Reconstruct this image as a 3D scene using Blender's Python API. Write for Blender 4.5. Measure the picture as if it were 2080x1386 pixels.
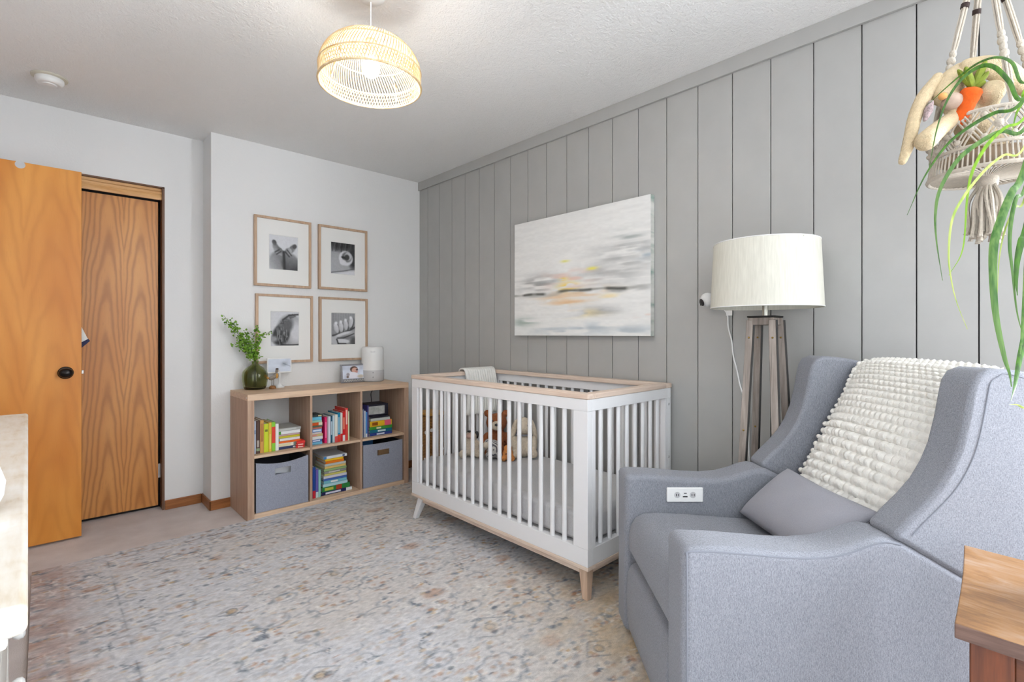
import bpy, bmesh, math, random
import numpy as np
from mathutils import Vector, Matrix, Euler

for o in list(bpy.data.objects):
    bpy.data.objects.remove(o)
scene = bpy.context.scene
COL = scene.collection
PI = math.pi
random.seed(7)

# ------------------------------------------------------------------ camera
cam_d = bpy.data.cameras.new('camera')
cam = bpy.data.objects.new('camera', cam_d)
COL.objects.link(cam)
cam.location = (0, 0, 1.141)
cam.rotation_euler = (PI / 2, 0, -math.radians(43.52))
cam_d.sensor_width = 36
cam_d.lens = 36 * 1005.4 / 2080
cam_d.shift_y = -15.5 / 2080
cam_d.clip_start = 0.02
scene.camera = cam

# ------------------------------------------------------------------ light and exposure
scene.view_settings.view_transform = 'Standard'
scene.view_settings.look = 'None'
scene.view_settings.gamma = 1
scene.view_settings.use_curve_mapping = False
scene.view_settings.exposure = 0.50
world = bpy.data.worlds.new('world')
scene.world = world
world.use_nodes = True
wb = world.node_tree.nodes['Background']
wb.inputs[0].default_value = (0.87, 0.93, 1.0, 1)
wb.inputs[1].default_value = 32.0


def area(name, loc, rot, sx, sy, power, color=(1, 1, 1), portal=False):
    d = bpy.data.lights.new(name, 'AREA')
    d.shape = 'RECTANGLE'
    d.size, d.size_y = sx, sy
    d.energy = power
    d.color = color
    if portal:
        d.cycles.is_portal = True
    o = bpy.data.objects.new(name, d)
    o.location = loc
    o.rotation_euler = rot
    COL.objects.link(o)
    return o


# daylight comes in through a big window in the panelled wall, past the armchair and the plant
WIN = (-2.45, -0.95, 0.72, 2.20)          # y0, y1, z0, z1 of the opening
area('window_portal', (2.44, (WIN[0] + WIN[1]) / 2, (WIN[2] + WIN[3]) / 2), (0, PI / 2, 0),
     WIN[3] - WIN[2], WIN[1] - WIN[0], 1, portal=True)
BULB_STRENGTH = 185.0
BULB_COLOR = (1.0, 0.94, 0.85)


# ------------------------------------------------------------------ helpers: colour, material
def lin(c):
    c = c / 255.0
    return c / 12.92 if c <= 0.04045 else ((c + 0.055) / 1.055) ** 2.4


def rgb(r, g, b):
    return (lin(r), lin(g), lin(b), 1)


class NT:
    def __init__(self, name):
        self.m = bpy.data.materials.new(name)
        self.m.use_nodes = True
        self.t = self.m.node_tree
        self.b = self.t.nodes['Principled BSDF']

    def n(self, typ, **kw):
        nd = self.t.nodes.new(typ)
        for k, v in kw.items():
            if k.startswith('i_'):
                nd.inputs[k[2:].replace('_', ' ')].default_value = v
            else:
                setattr(nd, k, v)
        return nd

    def l(self, a, b):
        self.t.links.new(a, b)

    def math(self, op, a, b=None, c=None):
        nd = self.t.nodes.new('ShaderNodeMath')
        nd.operation = op
        for i, v in enumerate((a, b, c)):
            if v is None:
                continue
            if isinstance(v, (int, float)):
                nd.inputs[i].default_value = v
            else:
                self.l(v, nd.inputs[i])
        return nd.outputs[0]

    def coord(self, scale=(1, 1, 1), kind='Object'):
        tc = self.n('ShaderNodeTexCoord')
        mp = self.n('ShaderNodeMapping')
        mp.inputs['Scale'].default_value = scale
        self.l(tc.outputs[kind], mp.inputs['Vector'])
        return mp.outputs[0]

    def noise(self, vec, scale, detail=3, rough=0.55, dist=0):
        nd = self.n('ShaderNodeTexNoise')
        nd.inputs['Scale'].default_value = scale
        nd.inputs['Detail'].default_value = detail
        nd.inputs['Roughness'].default_value = rough
        nd.inputs['Distortion'].default_value = dist
        self.l(vec, nd.inputs['Vector'])
        return nd.outputs['Fac']

    def ramp(self, fac, stops):
        nd = self.n('ShaderNodeValToRGB')
        cr = nd.color_ramp
        while len(cr.elements) < len(stops):
            cr.elements.new(0.5)
        for e, (p, c) in zip(cr.elements, stops):
            e.position = p
            e.color = c if len(c) == 4 else (*c, 1)
        self.l(fac, nd.inputs[0])
        return nd.outputs[0]

    def mix(self, fac, a, b, mode='MIX'):
        nd = self.n('ShaderNodeMix', data_type='RGBA', blend_type=mode)
        for s, v in ((0, fac), (6, a), (7, b)):
            if isinstance(v, (int, float)):
                nd.inputs[s].default_value = v
            elif isinstance(v, tuple):
                nd.inputs[s].default_value = v
            else:
                self.l(v, nd.inputs[s])
        return nd.outputs[2]

    def bump(self, h, strength, dist=0.01):
        nd = self.n('ShaderNodeBump')
        nd.inputs['Strength'].default_value = strength
        nd.inputs['Distance'].default_value = dist
        self.l(h, nd.inputs['Height'])
        self.l(nd.outputs[0], self.b.inputs['Normal'])

    def base(self, c):
        if isinstance(c, tuple):
            self.b.inputs['Base Color'].default_value = c
        else:
            self.l(c, self.b.inputs['Base Color'])

    def rough(self, r):
        self.b.inputs['Roughness'].default_value = r


def mat(name, c, rough=0.5, var=0.0, scale=8, stretch=(1, 1, 1), bump=0.0, bscale=80, bdist=0.003, metal=0.0, spec=0.5):
    t = NT(name)
    t.rough(rough)
    t.b.inputs['Metallic'].default_value = metal
    t.b.inputs['Specular IOR Level'].default_value = spec
    t.base(c)
    if var:
        f = t.noise(t.coord(stretch), scale, 4)
        lo = tuple(x * (1 - var) for x in c[:3]) + (1,)
        hi = tuple(min(1, x * (1 + var)) for x in c[:3]) + (1,)
        t.base(t.ramp(f, [(0.3, lo), (0.7, hi)]))
    if bump:
        t.bump(t.noise(t.coord(stretch), bscale, 2), bump, bdist)
    return t.m


def wood(name, dark, light, axis='x', scale=1.0, rough=0.45, contrast=1.0):
    """straight grain that runs along the given axis"""
    t = NT(name)
    s = {'x': (1.2, 22, 22), 'y': (22, 1.2, 22), 'z': (22, 22, 1.2)}[axis]
    v = t.coord(tuple(k * scale for k in s))
    f = t.noise(v, 2.2, 5, 0.6, 0.6)
    g = t.noise(v, 9.0, 3, 0.6)
    h = t.math('ADD', t.math('MULTIPLY', f, 0.75), t.math('MULTIPLY', g, 0.25))
    w = 0.16 / contrast
    t.base(t.ramp(h, [(0.5 - w, dark), (0.5 + w, light)]))
    t.rough(rough)
    t.bump(h, 0.12, 0.002)
    return t.m


def attr_mat(name, rough=0.6, spec=0.3):
    t = NT(name)
    a = t.n('ShaderNodeAttribute', attribute_name='Col')
    t.base(a.outputs['Color'])
    t.rough(rough)
    t.b.inputs['Specular IOR Level'].default_value = spec
    return t.m


# ------------------------------------------------------------------ helpers: meshes
class MB:
    def __init__(self):
        self.v, self.f = [], []

    def add(self, vs, fs):
        k = len(self.v)
        self.v += [tuple(p) for p in vs]
        self.f += [tuple(i + k for i in f) for f in fs]
        return self

    def box(self, x0, x1, y0, y1, z0, z1, M=None):
        vs = [(x, y, z) for z in (z0, z1) for y in (y0, y1) for x in (x0, x1)]
        if M is not None:
            vs = [M @ Vector(p) for p in vs]
        return self.add(vs, [(0, 2, 3, 1), (4, 5, 7, 6), (0, 1, 5, 4), (2, 6, 7, 3), (0, 4, 6, 2), (1, 3, 7, 5)])

    def tube(self, pts, r, n=8, caps=True, flat=None):
        """sweep a circle (or a flat ribbon section when flat=(w,t)) along pts; r may be a list"""
        pts = [Vector(p) for p in pts]
        m = len(pts)
        rs = r if isinstance(r, (list, tuple)) else [r] * m
        rings = []
        up = None
        for i, p in enumerate(pts):
            t = (pts[min(i + 1, m - 1)] - pts[max(i - 1, 0)])
            if t.length < 1e-9:
                t = Vector((0, 0, 1))
            t.normalize()
            if up is None:
                a = Vector((0, 0, 1)) if abs(t.z) < 0.9 else Vector((1, 0, 0))
                up = (a - t * a.dot(t)).normalized()
            else:
                up = (up - t * up.dot(t))
                up = up.normalized() if up.length > 1e-6 else t.orthogonal().normalized()
            sd = t.cross(up)
            rings.append([p + (up * math.cos(2 * PI * j / n) + sd * math.sin(2 * PI * j / n)) * rs[i] for j in range(n)])
        vs = [q for R in rings for q in R]
        fs = [(i * n + j, i * n + (j + 1) % n, (i + 1) * n + (j + 1) % n, (i + 1) * n + j) for i in range(m - 1) for j in range(n)]
        if caps:
            fs += [tuple(range(n - 1, -1, -1)), tuple((m - 1) * n + j for j in range(n))]
        return self.add(vs, fs)

    def ribbon(self, pts, ws, side, fold=0.25, face=None):
        """a leaf: three vertices across, folded along its midrib"""
        pts = [Vector(p) for p in pts]
        m = len(pts)
        vs = []
        for i, p in enumerate(pts):
            t = (pts[min(i + 1, m - 1)] - pts[max(i - 1, 0)]).normalized()
            s = t.cross(face) if face is not None else Vector(side)
            if s.length < .15:
                s = Vector(side)
            s = (s - t * s.dot(t)).normalized()
            nrm = t.cross(s)
            vs += [p - s * ws[i], p + nrm * ws[i] * fold, p + s * ws[i]]
        fs = []
        for i in range(m - 1):
            for j in (0, 1):
                a = i * 3 + j
                fs.append((a, a + 1, a + 4, a + 3))
        return self.add(vs, fs)

    def lathe(self, prof, n=32, c=(0, 0, 0), mod=None):
        vs, fs = [], []
        for (r, z) in prof:
            for j in range(n):
                a = 2 * PI * j / n
                rr = r * (mod(a, z) if mod else 1)
                vs.append((c[0] + rr * math.cos(a), c[1] + rr * math.sin(a), c[2] + z))
        m = len(prof)
        for i in range(m - 1):
            for j in range(n):
                fs.append((i * n + j, i * n + (j + 1) % n, (i + 1) * n + (j + 1) % n, (i + 1) * n + j))
        if prof[0][0] > 1e-6:
            fs.append(tuple(range(n - 1, -1, -1)))
        if prof[-1][0] > 1e-6:
            fs.append(tuple((m - 1) * n + j for j in range(n)))
        return self.add(vs, fs)

    def ell(self, c, r, rot=None, nu=16, nv=10):
        R = Euler(rot).to_matrix() if rot else Matrix.Identity(3)
        vs = [Vector(c) + R @ Vector((0, 0, r[2]))]
        for i in range(1, nv):
            th = PI * i / nv
            for j in range(nu):
                a = 2 * PI * j / nu
                vs.append(Vector(c) + R @ Vector((r[0] * math.sin(th) * math.cos(a), r[1] * math.sin(th) * math.sin(a), r[2] * math.cos(th))))
        vs.append(Vector(c) + R @ Vector((0, 0, -r[2])))
        fs = [(0, 1 + j, 1 + (j + 1) % nu) for j in range(nu)]
        for i in range(nv - 2):
            for j in range(nu):
                a = 1 + i * nu
                fs.append((a + j, a + nu + j, a + nu + (j + 1) % nu, a + (j + 1) % nu))
        k = 1 + (nv - 2) * nu
        fs += [(k + j, len(vs) - 1, k + (j + 1) % nu) for j in range(nu)]
        return self.add(vs, fs)

    def prism(self, prof, y0, y1):
        """profile in (x, z), extruded along y"""
        n = len(prof)
        vs = [(x, y0, z) for x, z in prof] + [(x, y1, z) for x, z in prof]
        fs = [tuple(range(n)), tuple(range(2 * n - 1, n - 1, -1))]
        fs += [(i, n + i, n + (i + 1) % n, (i + 1) % n) for i in range(n)]
        return self.add(vs, fs)

    def grid(self, fn, nu, nv, closed_u=False):
        vs = [fn(i / (nu - 1 if not closed_u else nu), j / (nv - 1)) for j in range(nv) for i in range(nu)]
        fs = []
        for j in range(nv - 1):
            for i in range(nu if closed_u else nu - 1):
                i2 = (i + 1) % nu
                fs.append((j * nu + i, j * nu + i2, (j + 1) * nu + i2, (j + 1) * nu + i))
        return self.add(vs, fs)

    def mesh(self, name, m=None, smooth=False):
        me = bpy.data.meshes.new(name)
        me.from_pydata(self.v, [], self.f)
        bm = bmesh.new()
        bm.from_mesh(me)
        bmesh.ops.recalc_face_normals(bm, faces=bm.faces)
        bm.to_mesh(me)
        bm.free()
        if smooth:
            me.polygons.foreach_set('use_smooth', [True] * len(me.polygons))
            me.set_sharp_from_angle(angle=math.radians(44))
        if m:
            me.materials.append(m)
        return me


def link(name, me, parent=None, loc=(0, 0, 0), rot=(0, 0, 0)):
    o = bpy.data.objects.new(name, me)
    COL.objects.link(o)
    o.location = loc
    o.rotation_euler = rot
    if parent:
        o.parent = parent
    return o


def obj(name, mb, m, parent=None, smooth=False, bevel=0, seg=2, loc=(0, 0, 0), rot=(0, 0, 0), label=None, kind=None, subsurf=0, solid=0, angle=35):
    o = link(name, mb.mesh(name, m, smooth or bevel > 0), parent, loc, rot)
    if solid:
        s = o.modifiers.new('solid', 'SOLIDIFY')
        s.thickness = solid
        s.offset = 0
    if bevel:
        b = o.modifiers.new('bevel', 'BEVEL')
        b.width = bevel
        b.segments = seg
        b.limit_method = 'ANGLE'
        b.angle_limit = math.radians(angle)
        b.harden_normals = True
    if subsurf:
        s = o.modifiers.new('sub', 'SUBSURF')
        s.levels = s.render_levels = subsurf
    if label:
        o['label'] = label
    if kind:
        o['kind'] = kind
    return o


def blob(name, parts, m, parent=None, voxel=0.006, label=None, smooth_it=4):
    """overlapping ellipsoids fused into one continuous soft body"""
    b = MB()
    for p in parts:
        b.ell(*p)
    o = obj(name, b, m, parent, True, label=label)
    r = o.modifiers.new('fuse', 'REMESH')
    r.mode = 'VOXEL'
    r.voxel_size = voxel
    r.use_smooth_shade = True
    s = o.modifiers.new('soft', 'SMOOTH')
    s.iterations = smooth_it
    s.factor = 0.5
    return o


def thing(name, label, cat, loc=(0, 0, 0), rz=0, group=None):
    o = bpy.data.objects.new(name, None)
    COL.objects.link(o)
    o.empty_display_size = 0.05
    o.location = loc
    o.rotation_euler = (0, 0, rz)
    return tag(o, label, cat, group)


def tag(o, label, cat, group=None):
    o['label'] = label
    o['category'] = cat
    if group:
        o['group'] = group
    return o


def struct(o, label):
    o['kind'] = 'structure'
    o['label'] = label
    return o


def box(*a):
    return MB().box(*a)


def smoothpath(pts, n=8):
    """Catmull-Rom through pts"""
    P = [Vector(p) for p in pts]
    P = [P[0] * 2 - P[1]] + P + [P[-1] * 2 - P[-2]]
    out = []
    for i in range(1, len(P) - 2):
        for k in range(n):
            t = k / n
            a, b, c, d = P[i - 1], P[i], P[i + 1], P[i + 2]
            out.append(0.5 * ((2 * b) + (c - a) * t + (2 * a - 5 * b + 4 * c - d) * t * t + (3 * b - a - 3 * c + d) * t ** 3))
    out.append(P[-2])
    return out


def painted(name, img, m, parent, origin, du, dv, label=None):
    """flat print: img[row, col, rgb] (row 0 at the top) as a colour attribute on a fine grid"""
    h, w = img.shape[:2]
    origin, du, dv = Vector(origin), Vector(du), Vector(dv)
    b = MB()
    b.grid(lambda u, v: origin + du * u + dv * v, w, h)
    me = bpy.data.meshes.new(name)
    me.from_pydata(b.v, [], b.f)
    at = me.color_attributes.new('Col', 'FLOAT_COLOR', 'POINT')
    c = np.ones((h, w, 4), np.float32)
    c[:, :, :3] = img
    at.data.foreach_set('color', c.ravel())
    me.materials.append(m)
    o = link(name, me, parent)
    if label:
        o['label'] = label
    return o


def vnoise(h, w, sy, sx, rs):
    """smooth value noise 0..1, cells of sy x sx pixels"""
    gh, gw = int(h / sy) + 3, int(w / sx) + 3
    g = rs.rand(gh, gw)
    y = np.arange(h) / sy
    x = np.arange(w) / sx
    y0, x0 = y.astype(int), x.astype(int)
    fy, fx = y - y0, x - x0
    fy = (fy * fy * (3 - 2 * fy))[:, None]
    fx = (fx * fx * (3 - 2 * fx))[None, :]
    a = g[np.ix_(y0, x0)]
    b = g[np.ix_(y0, x0 + 1)]
    c = g[np.ix_(y0 + 1, x0)]
    d = g[np.ix_(y0 + 1, x0 + 1)]
    return (a * (1 - fx) + b * fx) * (1 - fy) + (c * (1 - fx) + d * fx) * fy


def srgb2lin(a):
    a = np.clip(a, 0, 1)
    return np.where(a <= 0.04045, a / 12.92, ((a + 0.055) / 1.055) ** 2.4)


# ------------------------------------------------------------------ materials
t = NT('white wall paint')
v = t.coord()
n1 = t.noise(v, 90, 3)
n2 = t.noise(v, 25, 3)
t.base((0.80, 0.80, 0.795, 1))
t.rough(0.75)
t.bump(t.math('ADD', n1, n2), 0.12, 0.006)
M_WALL = t.m
t = NT('textured ceiling paint')
v = t.coord()
n1 = t.noise(v, 130, 4, 0.6)
n2 = t.noise(v, 45, 2)
t.base((0.89, 0.89, 0.88, 1))
t.rough(0.7)
t.bump(t.math('ADD', n1, n2), 0.5, 0.012)
M_CEIL = t.m
M_GREY = mat('grey panel paint', (0.405, 0.402, 0.388, 1), 0.42, 0.03, 6, bump=0.03, bscale=160)
M_GROOVE = mat('groove dark', (0.05, 0.05, 0.05, 1), 0.8)
M_DARK = mat('unlit interior black', (0.02, 0.02, 0.02, 1), 0.9)  # near-black colour standing in for the unlit closet interior
t = NT('beige carpet')
v = t.coord()
n1 = t.noise(v, 5, 3)
n2 = t.noise(v, 350, 2)
c = t.ramp(n1, [(0.3, rgb(216, 206, 203)), (0.7, rgb(238, 230, 228))])
c = t.mix(t.math('MULTIPLY', n2, 0.35), c, rgb(190, 178, 172))
t.base(c)
t.rough(0.95)
t.bump(n2, 0.6, 0.01)
M_CARPET = t.m
M_OAKTRIM = wood('oak trim', rgb(124, 74, 38), rgb(176, 114, 66), 'x', rough=0.35)
M_OAKTRIMY = wood('oak trim along y', rgb(124, 74, 38), rgb(176, 114, 66), 'y', rough=0.35)
M_TRACK = wood('pale wood valance', rgb(206, 150, 90), rgb(240, 196, 140), 'x', rough=0.3)
M_JAMB = mat('brown jamb', rgb(112, 80, 60), 0.5)


def door_mat(name, dark, mid, light, x1, mirror, amp, freq, curve, contrast, rough=0.3):
    """flat-sawn veneer: nested arches, mirrored about the sheet's middle, plus fine pores"""
    t = NT(name)
    tc = t.n('ShaderNodeTexCoord')
    sp = t.n('ShaderNodeSeparateXYZ')
    t.l(tc.outputs['Object'], sp.inputs[0])
    x, z = sp.outputs['X'], sp.outputs['Z']
    nv = t.coord((3, 3, 1.1))
    nz = t.noise(nv, 1.6, 3, 0.5)
    nz2 = t.noise(t.coord((7, 7, 3)), 2.0, 3, 0.5)
    X = t.math('ABSOLUTE', t.math('SUBTRACT', x, mirror))
    X = t.math('ADD', X, t.math('MULTIPLY', t.math('SUBTRACT', nz, 0.5), amp))
    d = t.math('SUBTRACT', X, x1)
    q = t.math('ABSOLUTE', d)
    q = t.math('POWER', t.math('ADD', t.math('MULTIPLY', q, q), 0.0008), 0.75)
    f = t.math('ADD', t.math('MULTIPLY', q, curve), t.math('MULTIPLY', z, 0.55))
    f = t.math('ADD', f, t.math('MULTIPLY', nz2, 0.10))
    s = t.math('SINE', t.math('MULTIPLY', f, freq))
    s = t.math('MULTIPLY_ADD', s, 0.5, 0.5)
    s = t.math('POWER', s, 2.2)
    pores = t.noise(t.coord((160, 160, 6)), 2.0, 3, 0.6)
    big = t.noise(t.coord((4, 4, 0.8)), 1.5, 2)
    base = t.ramp(big, [(0.3, mid), (0.7, light)])
    c = t.mix(t.math('MULTIPLY', s, contrast), base, dark)
    c = t.mix(t.math('MULTIPLY', t.math('GREATER_THAN', pores, 0.62), 0.22 * min(1, contrast * 2)), c, dark)
    t.base(c)
    t.rough(rough)
    t.bump(pores, 0.05, 0.002)
    return t.m


M_DOOR = door_mat('golden oak door', rgb(168, 92, 20), rgb(204, 124, 38), rgb(226, 154, 66), 0.11, -0.07, 0.12, 40, 9.0, 0.18, 0.42)
M_CLOSET = door_mat('red oak closet door', rgb(146, 82, 40), rgb(204, 134, 66), rgb(222, 158, 90), 0.082, 0.372, 0.06, 36, 20.0, 0.50, 0.36)
M_BRONZE = mat('dark bronze', (0.02, 0.017, 0.016, 1), 0.28, metal=0.7)
M_STEEL = mat('steel', (0.55, 0.55, 0.55, 1), 0.3, metal=1.0)
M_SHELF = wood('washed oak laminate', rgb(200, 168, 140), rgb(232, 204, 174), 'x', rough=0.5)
M_SHELFZ_SHADED = wood('shaded oak laminate upright', rgb(168, 136, 114), rgb(198, 168, 144), 'z', rough=0.5)  # upright copy kept darker: shade of the side faces put into the colour
M_WASH = wood('washed natural wood', rgb(206, 182, 164), rgb(230, 212, 196), 'y', rough=0.45)
M_WASHX = wood('washed natural wood across', rgb(206, 182, 164), rgb(230, 212, 196), 'x', rough=0.45)
M_WASHZ = wood('washed natural wood leg', rgb(180, 150, 126), rgb(212, 186, 164), 'z', rough=0.45)
M_CRIB = mat('white crib enamel', (0.80, 0.80, 0.81, 1), 0.33)
M_WHITE = mat('white paint', (0.80, 0.80, 0.79, 1), 0.4)
M_PLASTIC = mat('white plastic', (0.82, 0.82, 0.81, 1), 0.3)
M_GPLASTIC = mat('pale grey plastic', (0.55, 0.55, 0.56, 1), 0.4)
M_FRAMEW = wood('picture frame wood', rgb(172, 142, 116), rgb(200, 170, 142), 'z', rough=0.5)
M_MAT = mat('mat board', (0.83, 0.825, 0.80, 1), 0.7)
M_PRINT = attr_mat('printed paper', 0.5)
M_BLACK = mat('black', (0.015, 0.015, 0.017, 1), 0.35)


def fabric(name, lo, hi, scale=260, rough=0.9, bump=0.35):
    t = NT(name)
    v = t.coord()
    a = t.noise(t.coord((1, 1, 6)), scale * 0.55, 2)
    b = t.noise(t.coord((6, 6, 1)), scale * 0.3, 2)
    f = t.math('MULTIPLY_ADD', a, 0.5, t.math('MULTIPLY', b, 0.5))
    t.base(t.ramp(f, [(0.36, lo), (0.64, hi)]))
    t.rough(rough)
    t.b.inputs['Specular IOR Level'].default_value = 0.2
    t.b.inputs['Sheen Weight'].default_value = 0.15
    t.bump(f, bump, 0.002)
    return t.m


M_CHAIR = fabric('heather grey upholstery', rgb(106, 108, 116), rgb(154, 156, 164), 520)
M_PILLOW = fabric('smooth grey upholstery', rgb(148, 148, 156), rgb(162, 162, 170), 520, bump=0.1)
M_PIPING = mat('piping grey', rgb(122, 125, 134), 0.8)
M_SEAM = mat('dark seam grey', rgb(80, 82, 92), 0.9)  # plain dark grey for the armchair's inner frame
M_BIN = fabric('grey felt', rgb(136, 140, 154), rgb(172, 177, 192), 420)
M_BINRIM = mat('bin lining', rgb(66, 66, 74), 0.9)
M_SHEET = fabric('grey jersey sheet', rgb(180, 179, 180), rgb(202, 201, 202), 420, bump=0.1)
M_YARN = mat('cream yarn', (0.84, 0.82, 0.77, 1), 0.95, 0.06, 60, bump=0.5, bscale=420, bdist=0.004)
M_KNIT = mat('white knit', (0.80, 0.79, 0.75, 1), 0.95, 0.04, 40, bump=0.4, bscale=300)
M_COTTON = mat('macrame cotton', (0.52, 0.465, 0.39, 1), 0.95, 0.08, 90, bump=0.6, bscale=380)
M_TIE = mat('dark brown wrap', rgb(50, 34, 30), 0.8)

# ================================================================== ROOM SHELL
XR, YB, YD, XS, XL, YF, H = 2.364, 3.648, 3.865, 0.79, -0.62, -2.8, 2.44

struct(obj('floor', box(XL - .1, XR + .1, YF - .1, YD + .2, -.1, 0), M_CARPET), 'beige cut pile carpet covering the whole floor')
struct(obj('ceiling', box(XL - .1, XR + .1, YF - .1, YD + .15, H, H + .1), M_CEIL), 'light grey textured ceiling')

wr = obj('wall_right', MB().box(XR + .012, XR + .1, WIN[1], YD + .1, 0, H).box(XR + .012, XR + .1, YF - .1, WIN[0], 0, H)
         .box(XR + .012, XR + .1, WIN[0], WIN[1], 0, WIN[2]).box(XR + .012, XR + .1, WIN[0], WIN[1], WIN[3], H), M_GROOVE)
struct(wr, 'accent wall of wide vertical grey painted boards')
PITCH = 0.1696
plank = MB().box(0, .012, .0022, PITCH - .0022, 0, H).mesh('plank', M_GREY)
plank_low = MB().box(0, .012, .0022, PITCH - .0022, 0, WIN[2]).mesh('plank', M_GREY)
plank_high = MB().box(0, .012, .0022, PITCH - .0022, WIN[3], H).mesh('plank', M_GREY)
k0 = 3.522 + PITCH
i = 0
y = k0
while y > YF - .05:
    y0 = y - PITCH
    if y > YB:
        me = MB().box(0, .012, 0, YB - y0 - .0015 + .0, 0, H).mesh('plank', M_GREY)
        o = link('plank', me, wr, (XR, y0 + .0022, 0))
    elif y0 + .02 < WIN[1] and y - .02 > WIN[0]:
        link('plank', plank_low, wr, (XR, y0, 0))
        link('plank', plank_high, wr, (XR, y0, 0))
    else:
        link('plank', plank, wr, (XR, y0, 0))
    y = y0
struct(obj('trim_1', box(XR - .016, XR, YF, YB, H - .072, H), M_GREY, bevel=.002), 'flat grey board along the top of the panelled wall')
struct(obj('baseboard_right', box(XR - .012, XR, YF, YB, 0, .08), M_GREY, bevel=.002), 'grey baseboard under the panelled wall')

struct(obj('wall_back', box(XS, XR + .012, YB, YB + .3, 0, H), M_WALL), 'white wall with the four framed baby photographs')
# alcove wall with the closet opening
OX1, OX0, OZ = 0.575, -0.42, 2.085
wa = MB().box(OX1, XS + .05, YD, YD + .1, 0, H).box(XL - .1, OX0, YD, YD + .1, 0, H).box(OX0, OX1, YD, YD + .1, OZ, H)
struct(obj('wall_alcove', wa, M_WALL), 'white wall around the closet door')
struct(obj('wall_closet', box(OX0 - .1, OX1 + .1, YD + .1005, YD + .2, 0, H), M_DARK), 'near-black slab standing in for the unlit closet interior behind its door')
struct(obj('wall_left', box(XL - .1, XL, YF - .1, YD + .1, 0, H), M_WALL), 'white wall behind the white dresser')
struct(obj('wall_front', box(XL - .1, XR + .1, YF - .1, YF, 0, H), M_GREY), 'unseen wall opposite the bookcase, grey to damp bounced light')  # out of view, grey picked to cut bounce onto the panelled wall
fr = MB()
for a in (WIN[0], (WIN[0] + WIN[1]) / 2 - .02, WIN[1] - .04):
    fr.box(XR + .03, XR + .07, a, a + .04, WIN[2], WIN[3])
for a in (WIN[2], WIN[3] - .04):
    fr.box(XR + .03, XR + .07, WIN[0], WIN[1], a, a + .04)
struct(obj('window_1', fr, M_WHITE), 'white window frame in the panelled wall behind the plant')

struct(obj('baseboard_back', box(XS - .011, 2.364, YB - .011, YB, 0, .062), M_OAKTRIM, bevel=.004), 'oak baseboard beside the bookcase')
struct(obj('baseboard_return', box(XS - .011, XS, YB - .011, YD, 0, .0618), M_OAKTRIMY, bevel=.004), 'short oak baseboard on the wall corner')
struct(obj('baseboard_alcove', box(OX1, XS - .011, YD - .011, YD, 0, .062), M_OAKTRIM, bevel=.004), 'oak baseboard right of the closet door')
jb = MB().box(OX1 - .012, OX1, YD + .001, YD + .1, 0, OZ).box(OX0, OX0 + .012, YD + .001, YD + .1, 0, OZ).box(OX0, OX1, YD + .001, YD + .1, OZ - .008, OZ)
struct(obj('trim_2', jb, M_JAMB), 'brown jamb lining the closet opening')
vp = [(0, 0), (-.012, 0), (-.016, .012), (-.012, .03), (-.018, .038), (-.018, .05), (-.012, .056), (-.012, .072), (0, .072)]
tv = MB().add([(OX0 + .012, YD + .04 + a, 2.005 + b) for a, b in vp] + [(OX1 - .012, YD + .04 + a, 2.005 + b) for a, b in vp],
              [tuple(range(9)), tuple(range(17, 8, -1))] + [(q, (q + 1) % 9, 9 + (q + 1) % 9, 9 + q) for q in range(9)])
struct(obj('trim_3', tv, M_TRACK), 'pale moulded wood valance above the closet door')

# closet door
d1 = obj('door_1', box(OX0 + .02, OX1 - .026, YD + .06, YD + .09, .022, 1.996), M_CLOSET, bevel=.002)
struct(d1, 'closed reddish oak closet door with arched grain')
obj('hinge', box(OX1 - .026, OX1 - .013, YD + .062, YD + .075, .20, .29), M_STEEL, d1)
# room door standing open
d2 = obj('door_2', box(-.60, .160, 3.652, 3.687, .012, 2.04), M_DOOR, bevel=.002)
struct(d2, 'golden wooden room door standing open with a dark knob')
kb = obj('knob', MB().lathe([(0, 0), (.016, .001), (.024, .006), (.030, .014), (.031, .02), (.028, .026), (.014, .030), (.012, .05)], 28), M_BRONZE, d2, True,
         loc=(.094, 3.600, .925), rot=(-PI / 2, 0, 0), label='dark bronze round knob')
kb.scale = (1.0, .85, 1)
obj('rosette', MB().lathe([(.034, 0), (.034, .003), (.030, .008), (.012, .010)], 28), M_BRONZE, d2, True, loc=(.094, 3.653, .925), rot=(PI / 2, 0, 0))
obj('latch', box(.160, .170, 3.662, 3.676, .915, .935), M_STEEL, d2, bevel=.002, label='steel latch bolt')
obj('stop_pad', MB().lathe([(.02, 0), (.02, .002)], 20), M_GPLASTIC, d2, loc=(-.083, 3.653, 2.025), rot=(PI / 2, 0, 0), label='small grey pad on top edge')
hg = thing('hanging_pennant', 'white and navy fabric corner showing behind the open wooden door', 'pennant', (.165, 3.70, 1.08))
obj('cloth', MB().add([(-.06, 0, .14), (-.02, 0, .14), (.022, .004, .035), (.03, .006, .02), (.002, .006, -.012), (-.06, .0, -.03)], [(0, 1, 2, 3, 4, 5)]), M_KNIT, hg, solid=.003)
obj('hem', MB().add([(-.022, -.003, -.002), (.026, .0, .03), (.034, .0, .018), (.0, 0, -.018), (-.06, -.003, -.05), (-.06, -.003, -.03)], [(0, 1, 2, 3, 4, 5)]), mat('navy', rgb(40, 44, 78), .8), hg, solid=.004, label='navy hem')
obj('loop', MB().tube([(-.04, -.009, .14), (-.04, -.004, .15), (-.04, 0, .14)], .003), M_KNIT, hg)

# ================================================================== RUG
RX0, RX1, RY0, RY1 = -.035, 2.335, .2, 3.262


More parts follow.
